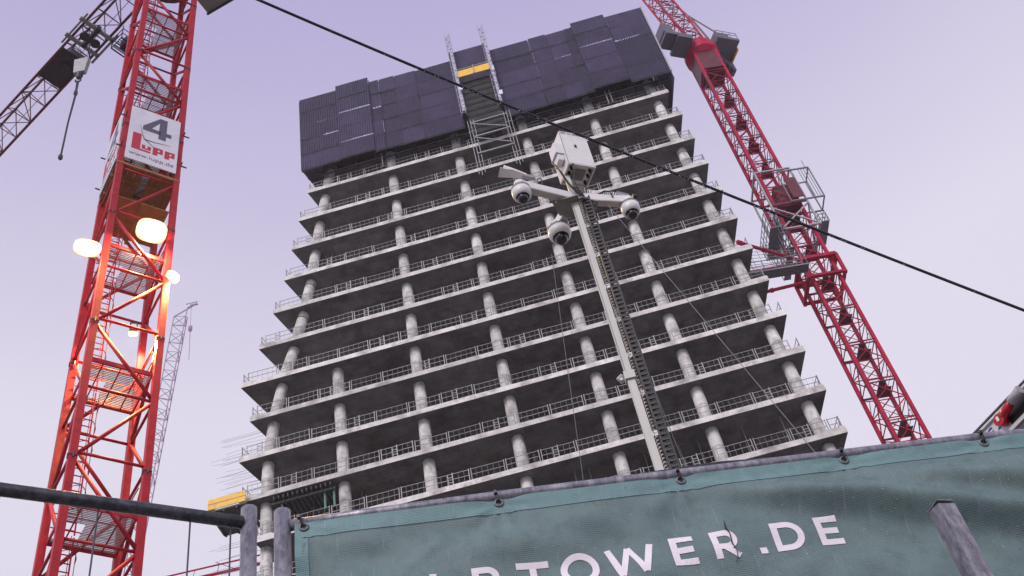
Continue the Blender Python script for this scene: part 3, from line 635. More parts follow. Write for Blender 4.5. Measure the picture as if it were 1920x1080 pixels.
# ------------------------------------------------------------------ the luffing crane behind the right edge of the tower
C2 = (25.619, 70.099); A2 = 0.086; W2 = 1.15
lc = thing('luffing_crane', 'tall crimson luffing crane tied to the right side of the tower', 'crane', (C2[0], C2[1], 0), A2)
S2 = 4.05
l2 = MB(); l2.box(-.13, .13, -.13, .13, 0, S2 - .02); l2 = l2.mesh('mast_leg', M['crimson'])
b = MB()
for i in range(4):
    a = corner(i, W2); c = corner(i + 1, W2)
    for z0, z1 in ((0.05, S2 / 2), (S2 / 2, S2 - .05)):
        aa, cc = (a, c) if z0 < 1 else (c, a)
        b.tube([(*aa, z0), (*cc, z1)], .05, 6)
    b.tube([(*a, 0.05), (*c, 0.05)], .05, 6); b.tube([(*a, S2 / 2), (*c, S2 / 2)], .045, 6)
    m_ = ((a[0] + c[0]) / 2, (a[1] + c[1]) / 2); b.tube([(*m_, S2 * .25), (*a, S2 / 2)], .03, 5); b.tube([(*m_, S2 * .75), (*a, S2 / 2)], .03, 5)
lac2 = b.mesh('lacing', M['crimson'])
b = MB(); b.box(-.1, 1.0, -.1, .95, 0, .05); b.box(-.1, .4, -.8, -.1, 0, .05); b.bar((-1.1, -.9, .02), (1.1, -.9, .02), .08); b.bar((-1.1, .95, .02), (1.1, .95, .02), .08)
for z in (.5, 1.0): b.bar((1.0, -.9, z), (1.0, .95, z), .03)
b.bar((1, -.9, 0), (1, -.9, 1), .03)
pl2 = b.mesh('rest_platform', M['dark_red'])
b = MB()
for x in (-.2, .2): b.bar((x, 0, 0), (x, 0, S2), .04)
for i in range(13): b.bar((-.2, 0, .15 + .3 * i), (.2, 0, .15 + .3 * i), .03)
for i in range(4):
    b.tube([(-.36 * math.cos(t), -.6 * math.sin(t), .5 + i) for t in [math.pi * j / 6 for j in range(7)]], .02, 4)
ld2 = b.mesh('ladder', M['dark_red'])
z = 50.66 - 12 * S2
while z < -2: z += S2
zb = z - S2
z = zb
while z < 101:
    s = part('mast_section', lc, (0, 0, z))
    for i in range(4): link('mast_leg', l2, s, (*corner(i, W2), 0))
    link('lacing', lac2, s); link('rest_platform', pl2, s, (0, 0, S2 * .99)); link('ladder', ld2, s, (-.5, .3, 0))
    z += S2
ZTOP = z
# climbing cage
cg = part('climbing_cage', lc)
b = MB(); w = 1.65
for i in range(4):
    a, c = corner(i, w), corner(i + 1, w)
    b.bar((*a, 72.6), (*a, 80.8), .15)
    for zz in (72.6, 80.8): b.bar((*a, zz), (*c, zz), .15)
for i in (0, 1, 3):
    a, c = corner(i, w), corner(i + 1, w)
    b.bar((*a, 72.7), (*c, 75.6), .12); b.bar((*c, 72.7), (*a, 75.6), .12)
b.build('cage_frame', M['pale'], cg)
b = MB(); b.box(-1.1, 1.1, -1.5, 1.5, 75.7, 75.8); b.box(-.4, 1.2, -1.0, 1.0, 76.2, 79.2); b.bar((-1.6, -1.62, 76.0), (1.6, -1.62, 76.0), .12, .35); b.build('jacking_unit', M['dark_red'], cg)
def basket(x0, x1, y0, y1, z0, nm='cage_walkway', hh=2.2):
    b = MB(); b.box(x0, x1, y0, y1, z0, z0 + .08, 0)
    nx = max(2, int(abs(x1 - x0) / .6)); ny = max(2, int(abs(y1 - y0) / .6))
    for i in range(nx + 1):
        x = x0 + (x1 - x0) * i / nx
        for y in (y0, y1): b.bar((x, y, z0), (x, y, z0 + hh), .05)
    for i in range(ny + 1):
        y = y0 + (y1 - y0) * i / ny
        for x in (x0, x1): b.bar((x, y, z0), (x, y, z0 + hh), .05)
    for f_ in (.33, .66, 1):
        zz = z0 + hh * f_
        b.bar((x0, y0, zz), (x1, y0, zz), .05); b.bar((x0, y1, zz), (x1, y1, zz), .05); b.bar((x0, y0, zz), (x0, y1, zz), .05); b.bar((x1, y0, zz), (x1, y1, zz), .05)
    b.build(nm, M['grey'], cg)
basket(-2.9, -1.8, -2.2, 1.6, 72.4, hh=2.0); basket(1.8, 2.5, -1.8, 1.0, 72.6, hh=1.5); basket(-2.3, -1.7, -2.2, 1.6, 69.6, hh=3.0)
b = MB()                                          # upright jacking frame standing out on the right
for x, y in ((0.1, -2.1), (3.1, -2.1), (3.1, -.4), (.1, -.4)): b.bar((x, y, 75.6), (x, y, 79.9), .10)
for zz in (75.6, 79.9):
    b.bar((.1, -2.1, zz), (3.1, -2.1, zz), .12); b.bar((3.1, -2.1, zz), (3.1, -.4, zz), .10); b.bar((.1, -.4, zz), (3.1, -.4, zz), .10)
b.build('jacking_frame', M['grey'], cg)
b = MB()
for i in range(5): b.bar((2.1 + .25 * i, -2.1, 75.6), (2.1 + .25 * i, -2.1, 81.0 if i == 3 else 80.0), .045)
b.build('jacking_guard', M['grey'], cg)
b = MB(); b.box(.5, 1.5, -2.0, -1.9, 76.2, 79.0); b.build('jacking_mesh', M['dark_red'], cg)
# collar and ties back to the tower
b = MB(); w = 1.58
for i in range(4): b.bar((*corner(i, w), 68.6), (*corner(i + 1, w), 68.6), .34, .34)
for i in range(4): b.bar((*corner(i, w), 66.2), (*corner(i, w), 68.6), .26)
for i in range(4): b.bar((*corner(i, w), 66.4), (*corner(i + 1, w), 66.4), .24)
b.build('tie_collar', M['crimson'], lc)
def to_crane(s, d, z):
    x = s * math.cos(AZ) - d * math.sin(AZ); y = 64.377 + s * math.sin(AZ) + d * math.cos(AZ)
    dx, dy = x - C2[0], y - C2[1]; c, s_ = math.cos(-A2), math.sin(-A2)
    return (dx * c - dy * s_, dx * s_ + dy * c, z)
for a, c in (((-1.6, -1.58, 68.5), to_crane(18.5, -.1, 67.0)), ((-1.7, -1.4, 68.2), to_crane(19.2, 3.6, 66.9)), ((-1.7, -1.0, 66.4), to_crane(18.7, 6.0, 66.7))):
    b = MB(); a_, c_ = Vector(a), Vector(c); b.tube([a_, c_], .15, 10); m1 = a_.lerp(c_, .55); m2 = a_.lerp(c_, .6); b.tube([m1, m2], .21, 10); m1 = a_.lerp(c_, .93); m2 = a_.lerp(c_, .99); b.tube([m1, m2], .2, 10); b.build('tie_strut', M['crimson'], lc)
# top: slewing unit, cab, machinery deck, counterweights, luffing jib
b = MB(); b.box(-1.25, 1.25, -1.25, 1.25, ZTOP - 3.6, ZTOP - .1); b.build('top_sheathing', M['dark_red'], lc)
b = MB(); b.lathe((0, 0, ZTOP), [(1.35, -.4), (1.9, .1), (1.9, .9), (1.5, 1.0), (1.5, 2.2)], 20); b.build('slewing_unit', M['crimson'], lc)
uc = part('upper_works', lc, (0, -.6, ZTOP + 1.0), R(20))
b = MB(); b.box(-4.6, -1.5, -1.3, .7, 0, .5); b.box(-3.3, -1.6, -1.4, 1.1, -.5, 0.0); b.box(-4.7, -3.5, -1.2, .4, .5, 2.1); b.build('operator_cab', M['deck'], uc)
b = MB(); b.box(1.3, 3.9, -1.8, 1.9, 0, .45); b.box(1.6, 3.3, -1.3, 1.1, .45, 2.0); b.build('machinery_deck', M['deck'], uc)
for i in range(4):
    b = MB(); b.box(2.2 + i * .5, 2.6 + i * .5, .2 + .2 * i, 2.6 - .3 * i, -.9 - .25 * i, -.05); b.build('counterweight', M['deck'], uc)
b = MB(); b.box(3.95, 4.05, -.9, 1.2, -.3, .4); b.build('warning_panel', M['yellow'], uc)
b = MB()
for y in (-1.8, 1.6):
    for zz in (1.0, 1.5): b.bar((1.3, y, zz), (3.9, y, zz), .05)
    for i in range(4): b.bar((1.4 + .8 * i, y, .4), (1.4 + .8 * i, y, 1.5), .05)
b.build('deck_rail', M['grey'], uc)
lj = part('luffing_jib', lc, (0, 0, 0))
J0 = Vector((-.3, -.6, ZTOP + 1.6)); J1 = Vector((-7.3, -5.6, ZTOP + 28)); dj = (J1 - J0).normalized()
jx = dj.cross(Vector((.6, -.8, 0))).normalized(); jx = Vector((.93, .36, 0)); jx = (jx - dj * jx.dot(dj)).normalized(); jy = dj.cross(jx)
def jp(t, u, v): return J0 + dj * t + jx * u + jy * v
LJ = (J1 - J0).length
for u, v in ((-1.15, -.7), (1.15, -.7), (0.9, .9), (-.9, .9)):
    b = MB(); b.tube([jp(0, u * .75, v), jp(4, u, v), jp(LJ, u, v)], .12, 6); b.build('jib_chord', M['crimson'], lj)
b = MB(); n = 22; st = LJ / n
cs = ((-1.15, -.7), (1.15, -.7), (0.9, .9), (-.9, .9))
for i in range(n):
    for j in range(4):
        a, c = cs[j], cs[(j + 1) % 4]
        if i % 2: a, c = c, a
        b.tube([jp(i * st, *a), jp((i + 1) * st, *c)], .055, 5); b.tube([jp(i * st, *cs[j]), jp(i * st, *cs[(j + 1) % 4])], .045, 5)
b.build('jib_lacing', M['crimson'], lj)
b = MB()
for i in range(40): b.bar(jp(.6 + i * .7, -.35, -.6), jp(.6 + i * .7, .45, -.6), .16, .05)
b.build('jib_walkway', M['grate'], lj)
b = MB(); b.tube([(2.2, .5, ZTOP + 2.5), (1.0, .2, ZTOP + 9.5)], .12, 6); b.tube([(3.4, -.5, ZTOP + 2.2), (1.0, .2, ZTOP + 9.5)], .09, 6); b.tube([(1.0, .2, ZTOP + 9.5), jp(LJ * .9, 0, .9)], .04, 5); b.build('back_stay', M['dark_red'], lc)

# gangway from the tower to that crane
gw = thing('crane_gangway', 'grey steel gangway between the tower floors and the crimson crane', 'walkway', (C2[0], C2[1], 0), A2)
b = MB(); b.box(-7.2, -1.7, -3.2, -2.3, 66.3, 66.4)
for i in range(5): b.bar((-7.2, -3.2 + .22 * i, 66.25), (-1.7, -3.2 + .22 * i, 66.25), .07)
b.build('gangway_deck', M['grey'], gw)
b = MB()
for y in (-3.2, -2.3):
    for z in (66.9, 67.5): b.bar((-7.2, y, z), (-1.7, y, z), .05)
    for i in range(7): b.bar((-7.2 + .9 * i, y, 66.4), (-7.2 + .9 * i, y, 67.5), .04)
b.build('gangway_rail', M['grey'], gw)
b = MB()
for i in range(9): b.bar((-6.9 + .65 * i, -2.25, 67.5), (-6.9 + .65 * i, -2.25, 70.2 - .1 * i), .03)
for i in range(6): b.bar((-7.0, -2.25, 67.8 + .45 * i), (-1.8, -2.25, 67.6 + .3 * i), .03)
b.build('gangway_mesh', M['galv'], gw)

# ------------------------------------------------------------------ far crane, left
fc = thing('distant_crane', 'pale distant luffing crane rising thin behind the near red mast', 'crane', (-52.5, 110, 0))
def fp(x, z, y=0): return Vector((x * .7333 + 52.5, y, z * .7333))
A_ = [fp(-66.9, 173.5, -.8), fp(-71.7, 111.5, -.8)]; B_ = [fp(-65.0, 174.9, .8), fp(-70.5, 111.5, .8)]; Cc = [fp(-64.2, 175.3, -.8), fp(-70.2, 111.5, -.8)]
b = MB()
for q in (A_, B_, Cc): b.tube(q, .075, 5)
b.build('jib_chord', M['far'], fc)
b = MB(); n = 26
for i in range(n):
    t0, t1 = i / n, (i + 1) / n
    for P, Q in ((A_, B_), (B_, Cc), (A_, Cc)):
        b.tube([P[0].lerp(P[1], t0), Q[0].lerp(Q[1], t1)], .05, 4)
        if i % 2: b.tube([P[0].lerp(P[1], t0), Q[0].lerp(Q[1], t0)], .06, 4)
b.build('jib_lacing', M['far'], fc)
b = MB(); hd = fp(-62.9, 177.1); b.bar(A_[0], hd, .14); b.bar(Cc[0], hd, .14); b.box(hd.x - .9, hd.x + .2, -.15, .15, hd.z - .12, hd.z + .02); b.bar((hd.x - 1.6, 0, hd.z + .45), (hd.x + .2, 0, hd.z + .45), .1); b.build('jib_head', M['far'], fc)
b = MB(); h0, h1, h2 = fp(-63.9, 176.4), fp(-63.8, 170.5), fp(-63.6, 161.4); b.tube([h0, h1], .03, 4); b.lathe((h1.x, 0, h1.z - .4), [(.1, -.5), (.32, -.1), (.32, .5), (.1, .8)], 8); b.tube([h1, h2], .05, 4); b.build('hook_line', M['far'], fc)
b = MB(); bx = A_[1].x + .6; mast_lattice(b, bx, 0, GZ, A_[1].z, 1.0, .16, 2.4); b.build('mast', M['far'], fc)

# red boom low on the left, behind the fence
bo = thing('crane_boom', 'thin red lattice boom low at the left, behind the fence corner', 'crane boom', (-30, 75, 0), math.atan2(0, 1))
ch = [(0.0, 56.75), (0, 56.15), (0, 55.65)]
def bp_(x, i): return (x + 30, (0, 0.5, -.4)[i], (56.31, 55.78, 55.27)[i])
b = MB()
for i in range(3): b.tube([bp_(-46, i), bp_(-21.0, i)], .07, 6)
b.build('boom_chord', M['crimson'], bo)
b = MB()
for k in range(12):
    x = -46 + k * 2.0; b.tube([bp_(x, 0), bp_(x, 2)], .03, 4)
    if k % 3 == 0: b.tube([(x + 30 - .3, 0, 56.6), (x + 30 + 1.7, -.2, 55.2)], .03, 4)
b.build('boom_lacing', M['grey'], bo)
b = MB(); mast_lattice(b, -16, 1.2, GZ, 57.0, .7, .16, 2.0); b.build('boom_mast', M['crimson'], bo)

# ------------------------------------------------------------------ overhead cable
cb = thing('overhead_cable', 'thick black overhead cable beaded with raindrops slanting across the sky', 'cable', (0, 0, 0))
pA, pB = Vector((-1.803, 5.319, 10.604)), Vector((4.717, 8.439, 7.109))
pts = []
key = [(-1.803, 5.319, 10.604), (-0.829, 6.014, 10.351), (-0.129, 6.414, 10.141), (0.859, 7.009, 9.702), (1.591, 7.356, 9.347), (2.731, 7.807, 8.695), (3.608, 8.139, 8.046), (4.717, 8.439, 7.109)]
def cable_pt(t):                                  # smooth quadratic through start, middle and end, extended both ways
    a, m_, c = Vector(key[0]), (Vector(key[3]) + Vector(key[4])) / 2, Vector(key[7])
    tm = 0.49
    l0 = (t - tm) * (t - 1) / (tm); l1 = t * (t - 1) / (tm * (tm - 1)); l2_ = t * (t - tm) / (1 - tm)
    return a * l0 + m_ * l1 + c * l2_
b = MB(); b.tube([cable_pt(-.5 + i * 2.0 / 60) for i in range(61)], .0155, 8); b.build('cable_sheath', M['cable'], cb, smooth=True)
b = MB()
for i in range(70):
    t = random.choice((random.uniform(.22, .75), random.uniform(.0, 1.0))); c = cable_pt(t); r = random.uniform(.003, .006)
    b.lathe((c.x, c.y - .004, c.z - .0165), [(r * .3, -r * 1.2), (r, -.2 * r), (r * .7, r * .6)], 6)
o = b.build('raindrops', M['board'], cb, smooth=True); o['kind'] = 'stuff'

# ------------------------------------------------------------------ surveillance mast
MX, MY = .865, 7.863
cm = thing('camera_mast', 'telescopic surveillance mast with white cabinet, three dome cameras and black energy chain', 'camera mast', (MX, MY, 0))
b = MB(); b.box(-.5, .5, -.6, .6, GZ, GZ + .9); b.build('trailer_box', M['board'], cm)
b = MB(); b.box(-.032, .032, -.028, .028, GZ + .9, 6.9); b.box(-.040, -.033, -.030, .030, GZ + .9, 6.9, 0); b.build('mast_tube', M['alu'], cm)
b = MB(); b.box(-.026, .030, -.026, .026, 6.9, 10.0); b.tube([(-.036, -.015, 6.9), (-.036, -.015, 9.5)], .009, 6); b.build('mast_tube', M['alu'], cm)
b = MB(); b.box(-.055, .045, -.048, .048, 6.86, 6.95); b.tube([(-.12, -.03, 6.88), (-.07, -.03, 6.92)], .02, 6); b.tube([(-.09, -.08, 6.84), (-.09, -.03, 6.84)], .018, 6); b.build('mast_clamp', M['alu'], cm)
b = MB(); n = 1400
pts = [(.052 + .012 * math.cos(i * .55), -.022 + .012 * math.sin(i * .55), 4.6 + i * .0035) for i in range(n)]
b.tube(pts, .005, 4); b.build('coiled_cable', M['ivory'], cm)
lk = MB(); lk.box(-.044, -.030, -.022, .022, 0, .0595); lk.box(.030, .044, -.022, .022, 0, .0595); lk.box(-.030, .030, -.026, -.016, .006, .032); lk.box(-.030, .030, .016, .026, .006, .032)
lk.box(-.030, -.006, -.012, .012, .0, .0595, 1)
lk = lk.mesh('chain_link', [M['rubber'], M['rubber']])
for i in range(84): link('chain_link', lk, cm, (.126, -.0, 4.55 + i * .0595))
# cabinet
bxp = part('cabinet', cm, (.915 - MX, 7.691 - MY, 10.0), math.atan2(.145, .287))
b = MB(); b.box(0, .322, 0, .29, .0, .60); b.build('cabinet_body', M['white'], bxp)
b = MB()
for x0, x1, y0, y1 in ((0, .322, 0, .02), (0, .322, .27, .29), (0, .02, .02, .27), (.302, .322, .02, .27)): b.box(x0, x1, y0, y1, -.03, -.001)
b.build('base_frame', M['ivory'], bxp)
b = MB(); b.box(.09, .23, .07, .21, -.02, -.004)
for i in range(7): b.box(.10 + i * .018, .108 + i * .018, .08, .20, -.026, -.021)
b.build('vent_grille', M['plate'], bxp)
for x, y in ((.05, .06), (.05, .13), (.05, .22), (.27, .06), (.27, .13), (.27, .22)):
    b = MB(); b.lathe((x, y, -.03), [(.014, -.02), (.018, 0), (.018, .028)], 10); b.build('cable_gland', M['dark'], bxp)
b = MB(); b.box(-.003, .001, -.004, -.001, .0, .60); b.lathe((.15, -.004, .33), [(.012, -.012), (.016, 0), (.012, .012)], 10); b.box(.140, .146, -.02, -.002, .31, .35); b.build('cabinet_lock', M['dark'], bxp)
b = MB(); b.box(-.10, -.002, .03, .17, .20, .38); b.hexa([(-.075, .05, .10), (-.01, .05, .10), (-.01, .16, .10), (-.075, .16, .10), (-.08, .04, .18), (-.002, .04, .18), (-.002, .17, .18), (-.08, .17, .18)]); b.build('side_socket', M['white'], bxp)
tm = text_mesh('007 44 65656', .045, .001, 1.0); tm.materials.clear(); tm.materials.append(M['board_ink'])
q = link('cabinet_number', tm, bxp, (.015, -.003, .553)); q.rotation_euler = (R(90), 0, 0)
b = MB()
for j, (sx, sy) in enumerate(((-.12, -.12), (-.10, -.08), (.06, -.12))):
    pts = [(sx + .0, sy + .0, 10.12 - .06 * j), (sx + .04, sy - .05, 9.92), (sx * .4 + .03, -.10, 9.72), (.06 + j * .02, -.06, 9.55), (.12, -.02, 9.45)]
    sm = []
    for i in range(13):
        t = i / 12 * 4; k0 = min(3, int(t)); f_ = t - k0
        P = [Vector(pts[max(0, min(4, k0 + d))]) for d in (-1, 0, 1, 2)]
        sm.append(.5 * ((2 * P[1]) + (P[2] - P[0]) * f_ + (2 * P[0] - 5 * P[1] + 4 * P[2] - P[3]) * f_ ** 2 + (3 * P[1] - P[0] - 3 * P[2] + P[3]) * f_ ** 3))
    b.tube(sm, .009, 6)
b.build('connection_cable', M['rubber'], cm, smooth=True)
# plates, arms and domes
AZM = 9.55
dirs = {}
for nm, (x, y) in dict(left=(.324, 7.521), far=(.641, 8.182), right=(1.444, 8.075)).items():
    dirs[nm] = (x - MX, y - MY)
def arm(nm, width=.085, hh=.10):
    dx, dy = dirs[nm]; Lh = math.hypot(dx, dy); u = (dx / Lh, dy / Lh)
    b = MB(); b.bar((u[0] * .04, u[1] * .04, AZM + .02), (dx * .97, dy * .97, AZM + .02), width, hh, 0)
    b.box(-.001, .001, -.001, .001, AZM, AZM + .001)
    b.bar((u[0] * .05, u[1] * .05, AZM - .035), (dx * .93, dy * .93, AZM - .035), width - .006, .012, 1)
    for f_ in (.35, .62, .8): b.lathe((dx * f_, dy * f_, AZM - .030), [(.005, -.004), (.007, .003)], 6, 1)
    b.build('camera_arm', [M['white'], M['ivory']], cm)
def dome(nm, r, dark, drop=.0):
    dx, dy = dirs[nm]; dc = part('dome_camera', cm, (dx, dy, AZM - drop))
    b = MB(); b.lathe((0, 0, 0), [(.042, .07), (.058, .06), (.06, .0), (.06, -.02)], 20); b.lathe((0, 0, -.02), [(.06, 0), (r * .9, -.02), (r, -.035), (r, -.05)], 28); b.build('mount_cap', M['white'], dc, smooth=True)
    b = MB(); b.lathe((0, 0, -.07), [(r * 1.0, .020), (r * 1.0, .004)], 28); b.build('seal_ring', M['rubber'], dc, smooth=True)
    b = MB(); b.lathe((0, 0, -.08), [(r * .98, .0), (r * .98, -.05), (r * .9, -.085), (r * .72, -.105), (r * .62, -.11)], 28); b.build('dome_housing', M['white'], dc, smooth=True)
    b = MB(); b.lathe((0, 0, -.19), [(r * .70, .004), (r * .68, -.008)], 24); b.build('bezel_ring', M['rubber'], dc, smooth=True)
    gr = r * .60
    b = MB(); b.lathe((0, 0, -.198), [(gr * math.cos(t), -gr * 1.05 * math.sin(t)) for t in [math.pi / 2 * j / 7 for j in range(7)]] + [(.003, -gr * 1.05)], 24, 0)
    b.build('dome_glass', M['lens'], dc, smooth=True)
for nm in ('left', 'far', 'right'): arm(nm)
dome('left', .105, True); dome('far', .128, True); dome('right', .105, True)
def plate(pts, z, th=.008):
    b = MB(); n = len(pts); b.v = [(x, y, z) for x, y in pts] + [(x, y, z + th) for x, y in pts]
    b.f = [tuple(reversed(range(n))), tuple(range(n, 2 * n))] + [(i, (i + 1) % n, (i + 1) % n + n, i + n) for i in range(n)]; b.mi = [0] * len(b.f)
    b.build('bracket_plate', M['plate'], cm)
ul = Vector(dirs['left']).normalized(); uf = Vector(dirs['far']).normalized(); ur = Vector(dirs['right']).normalized()
P2 = lambda v, s, w: (v.x * s - v.y * w, v.y * s + v.x * w)
plate([P2(ul, .26, -.05), P2(uf, .20, .09), P2(uf, .2, -.05), P2(ur, .08, .09), P2(ul, .02, .12)], AZM - .068)
plate([P2(ur, .24, -.05), P2(ur, .26, .05), P2(uf, .10, -.12), P2(ur, -.05, .02), P2(ul, -.02, .10), P2(ur, .05, -.1)], AZM - .075)
b = MB()
for v, s, w in ((ul, .22, -.03), (uf, .18, .07), (uf, .18, -.03), (ur, .2, -.03), (ur, .22, .03)):
    x, y = P2(v, s, w); b.lathe((x, y, AZM - .09), [(.006, -.006), (.009, 0), (.009, .02)], 6)
b.build('plate_bolt', M['alu'], cm)
# hooded lamp on the left arm
hl = part('hooded_lamp', cm, (dirs['left'][0] * 1.0, dirs['left'][1] * 1.0, AZM + .21), math.atan2(-.35, -1)); hl.scale = (.64, .64, .64); hl.rotation_euler = (R(-18), R(-12), math.atan2(-.35, -1))
b = MB()
n = 10; hood = []
for j in range(n + 1):
    a = math.pi * j / n; hood.append((math.cos(a), math.sin(a)))
base = 0
for x, w, zz in ((-.16, .05, .05), (.10, .11, .10), (.24, .12, .13)):
    for cx_, cz_ in hood: b.v.append((x, cx_ * w, cz_ * zz))
for i in range(2):
    for j in range(n):
        a = i * (n + 1) + j; b.f.append((a, a + 1, a + n + 2, a + n + 1)); b.mi.append(0)
for i in (0, 2): b.f.append(tuple(i * (n + 1) + j for j in range(n + 1))); b.mi.append(0)
b.hexa([(-.16, -.05, -.012), (.30, -.135, -.012), (.30, .135, -.012), (-.16, .05, -.012), (-.16, -.05, -.001), (.30, -.135, -.001), (.30, .135, -.001), (-.16, .05, -.001)])
b.build('lamp_hood', M['white'], hl)
b = MB(); b.lathe((.03, -.07, .085), [(.02, -.03), (.028, 0), (.028, .03), (.015, .05)], 10); b.build('pivot_knob', M['rubber'], hl)
b = MB(); b.box(-.30, -.10, -.05, .05, -.03, .012); b.bar((-.28, 0, -.02), (-.34, 0, -.12), .05); b.build('lamp_arm', M['pale'], hl)
b = MB(); b.tube([(-.36, -.02, -.10), (-.35, -.03, .0), (-.40, -.03, .03), (-.44, -.02, -.02), (-.44, 0, -.12)], .010, 6); b.build('lamp_cable', M['rubber'], hl)
# spring cable and lamp on the right arm
b = MB(); dx, dy = dirs['right']
s0 = Vector((dx * .30, dy * .30, AZM + .15)); s1 = Vector((dx * .80, dy * .80, AZM + .13)); dd = (s1 - s0); xx = dd.normalized().cross(Vector((0, 0, 1))); yy = xx.cross(dd.normalized())
pts = [s0 + dd * (i / 168) + (xx * math.cos(i * .5236) + yy * math.sin(i * .5236)) * .026 for i in range(169)]
b.tube(pts, .007, 5); b.build('spring_cable', M['white'], cm)
b = MB(); b.bar(s1, s1 + dd.normalized() * .14 + Vector((0, 0, -.03)), .05, .03); b.tube([s1 + dd.normalized() * .03 + Vector((0, -.02, .03)), s1 + dd.normalized() * .16 + Vector((0, -.02, .0))], .012, 6); b.build('spring_bracket', M['pale'], cm)
b = MB(); e1 = s1 + dd.normalized() * .2; b.tube([e1, e1 + dd.normalized() * .04], .032, 10); b.build('end_cap', M['rubber'], cm)
b = MB(); m_ = s0.lerp(s1, .62); b.tube([m_ + Vector((-.09, -.03, -.11)), m_ + Vector((-.07, -.04, -.03)), m_ + Vector((-.0, -.04, .0)), m_ + Vector((.06, -.04, -.03)), m_ + Vector((.07, -.03, -.12))], .009, 6); b.build('cable_loop', M['rubber'], cm)
# guy wires
for p0, p1 in (((-.36, .495, 9.33), (-1.3, 2.4, GZ)), ((.34, .09, 9.45), (2.6, -.5, GZ)), ((.1, .25, 9.45), (1.0, 3.2, GZ))):
    b = MB(); b.tube([p0, p1], .0035, 5); b.build('guy_wire', M['grey'], cm)

# ------------------------------------------------------------------ site fence: two panels meeting at a corner
fg = 'mobile fence panels at the corner'
def tube_obj(name, pts, r, m, parent, n=14):
    b = MB(); b.tube(pts, r, n); return b.build(name, m, parent, smooth=True)
# left panel
fl = thing('site_fence', 'bare mesh fence panel at the left with a wet dark top tube', 'fence panel', (-.772, 2.262, GZ))
Lp = Vector((-.772, 2.256, 0)); ldir = Vector((-1.258 + .788, 1.948 - 2.263, 0)).normalized(); LN = 3.45
def lpnt(t, z): p = Lp + ldir * t; return (p.x + .772, p.y - 2.262, z - GZ)
tube_obj('post', [(0, 0, .05), (0, 0, 1.845 - GZ)], .0205, M['tube'], fl, 18)
tube_obj('post', [lpnt(LN, GZ + .05), lpnt(LN, 1.84)], .0205, M['tube'], fl, 18)
tube_obj('top_tube', [lpnt(.015, 1.797), lpnt(.5, 1.80), lpnt(1.5, 1.80), lpnt(LN, 1.80)], .0165, M['tube_dark'], fl, 16)
tube_obj('bottom_tube', [lpnt(.015, -.2), lpnt(LN, -.2)], .0165, M['tube'], fl)
ws = [.043, .142, .357, .575] + [.79 + .215 * i for i in range(12)]
for t in ws: tube_obj('wire', [lpnt(t, -.2), lpnt(t, 1.8)], .0022, M['wire'], fl, 6)
for i in range(6): tube_obj('wire', [lpnt(.0, .0 + .25 * i), lpnt(LN, .0 + .25 * i)], .0022, M['wire'], fl, 6)
# right panel
fr = thing('site_fence', 'mesh fence panel with galvanised top tube that carries the teal banner', 'fence panel', (-.699, 2.304, GZ))
a0 = Vector((-.679, 2.307, 0)); bt = Vector((1.267 + .679, 2.645 - 2.307, 0)).normalized(); bn_ = Vector((-bt.y, bt.x, 0))
RL = [(-.679, 2.307), (-.472, 2.336), (-.157, 2.385), (.072, 2.425), (.314, 2.468), (.525, 2.505), (.753, 2.545), (.935, 2.577), (1.142, 2.615), (1.267, 2.643), (2.0, 2.78), (2.78, 2.92)]
tube_obj('post', [(0, 0, .05), (.0, 0, 1.845 - GZ)], .0215, M['tube'], fr, 18)
tube_obj('post', [(3.48, .62, .05), (3.48, .62, 1.84 - GZ)], .0215, M['tube'], fr, 18)
tube_obj('top_tube', [(x + .699, y - 2.304, 1.80 - GZ) for x, y in RL], .0152, M['tube'], fr, 16)
def rp(t, z, off=0.0): p = a0 + bt * t + bn_ * off; return (p.x + .699, p.y - 2.304, z - GZ)
for i in range(16): tube_obj('wire', [rp(.03 + .215 * i, -.2), rp(.03 + .215 * i, 1.79)], .0022, M['wire'], fr, 6)
for i in range(8): tube_obj('wire', [rp(0, -.1 + .25 * i), rp(3.4, -.1 + .25 * i)], .0022, M['wire'], fr, 6)
tube_obj('brace_tube', [rp(.035, 1.76, .02), rp(.035, .2, .02)], .006, M['tube'], fr, 8)
for x, y in ((-.735, 2.28), (-3.6, .35), (2.78, 2.93)):
    b = MB(); b.hexa([(-.36, -.12, 0), (.36, -.12, 0), (.36, .12, 0), (-.36, .12, 0), (-.33, -.09, .14), (.33, -.09, .14), (.33, .09, .14), (-.33, .09, .14)])
    q = b.build('fence_weight', M['block']); q.location = (x, y, GZ + .001)
    tag(q, {-.735: 'concrete fence foot under the corner where both panels meet', -3.6: 'concrete fence foot at the far end of the bare left panel', 2.78: 'concrete fence foot at the right end of the bannered panel'}[x], 'fence weight', 'concrete fence feet')
# black pipe lying behind the top tube
pp = tag(tube_obj('black_pipe', [(-.05, 2.75, 1.93), (.06, 2.78, 2.035), (.25, 2.82, 2.075), (.5, 2.88, 2.095), (.8, 2.95, 2.09), (1.3, 3.05, 1.95)], .016, M['rubber'], None), 'black pipe bowing up just behind the banner rail', 'pipe')

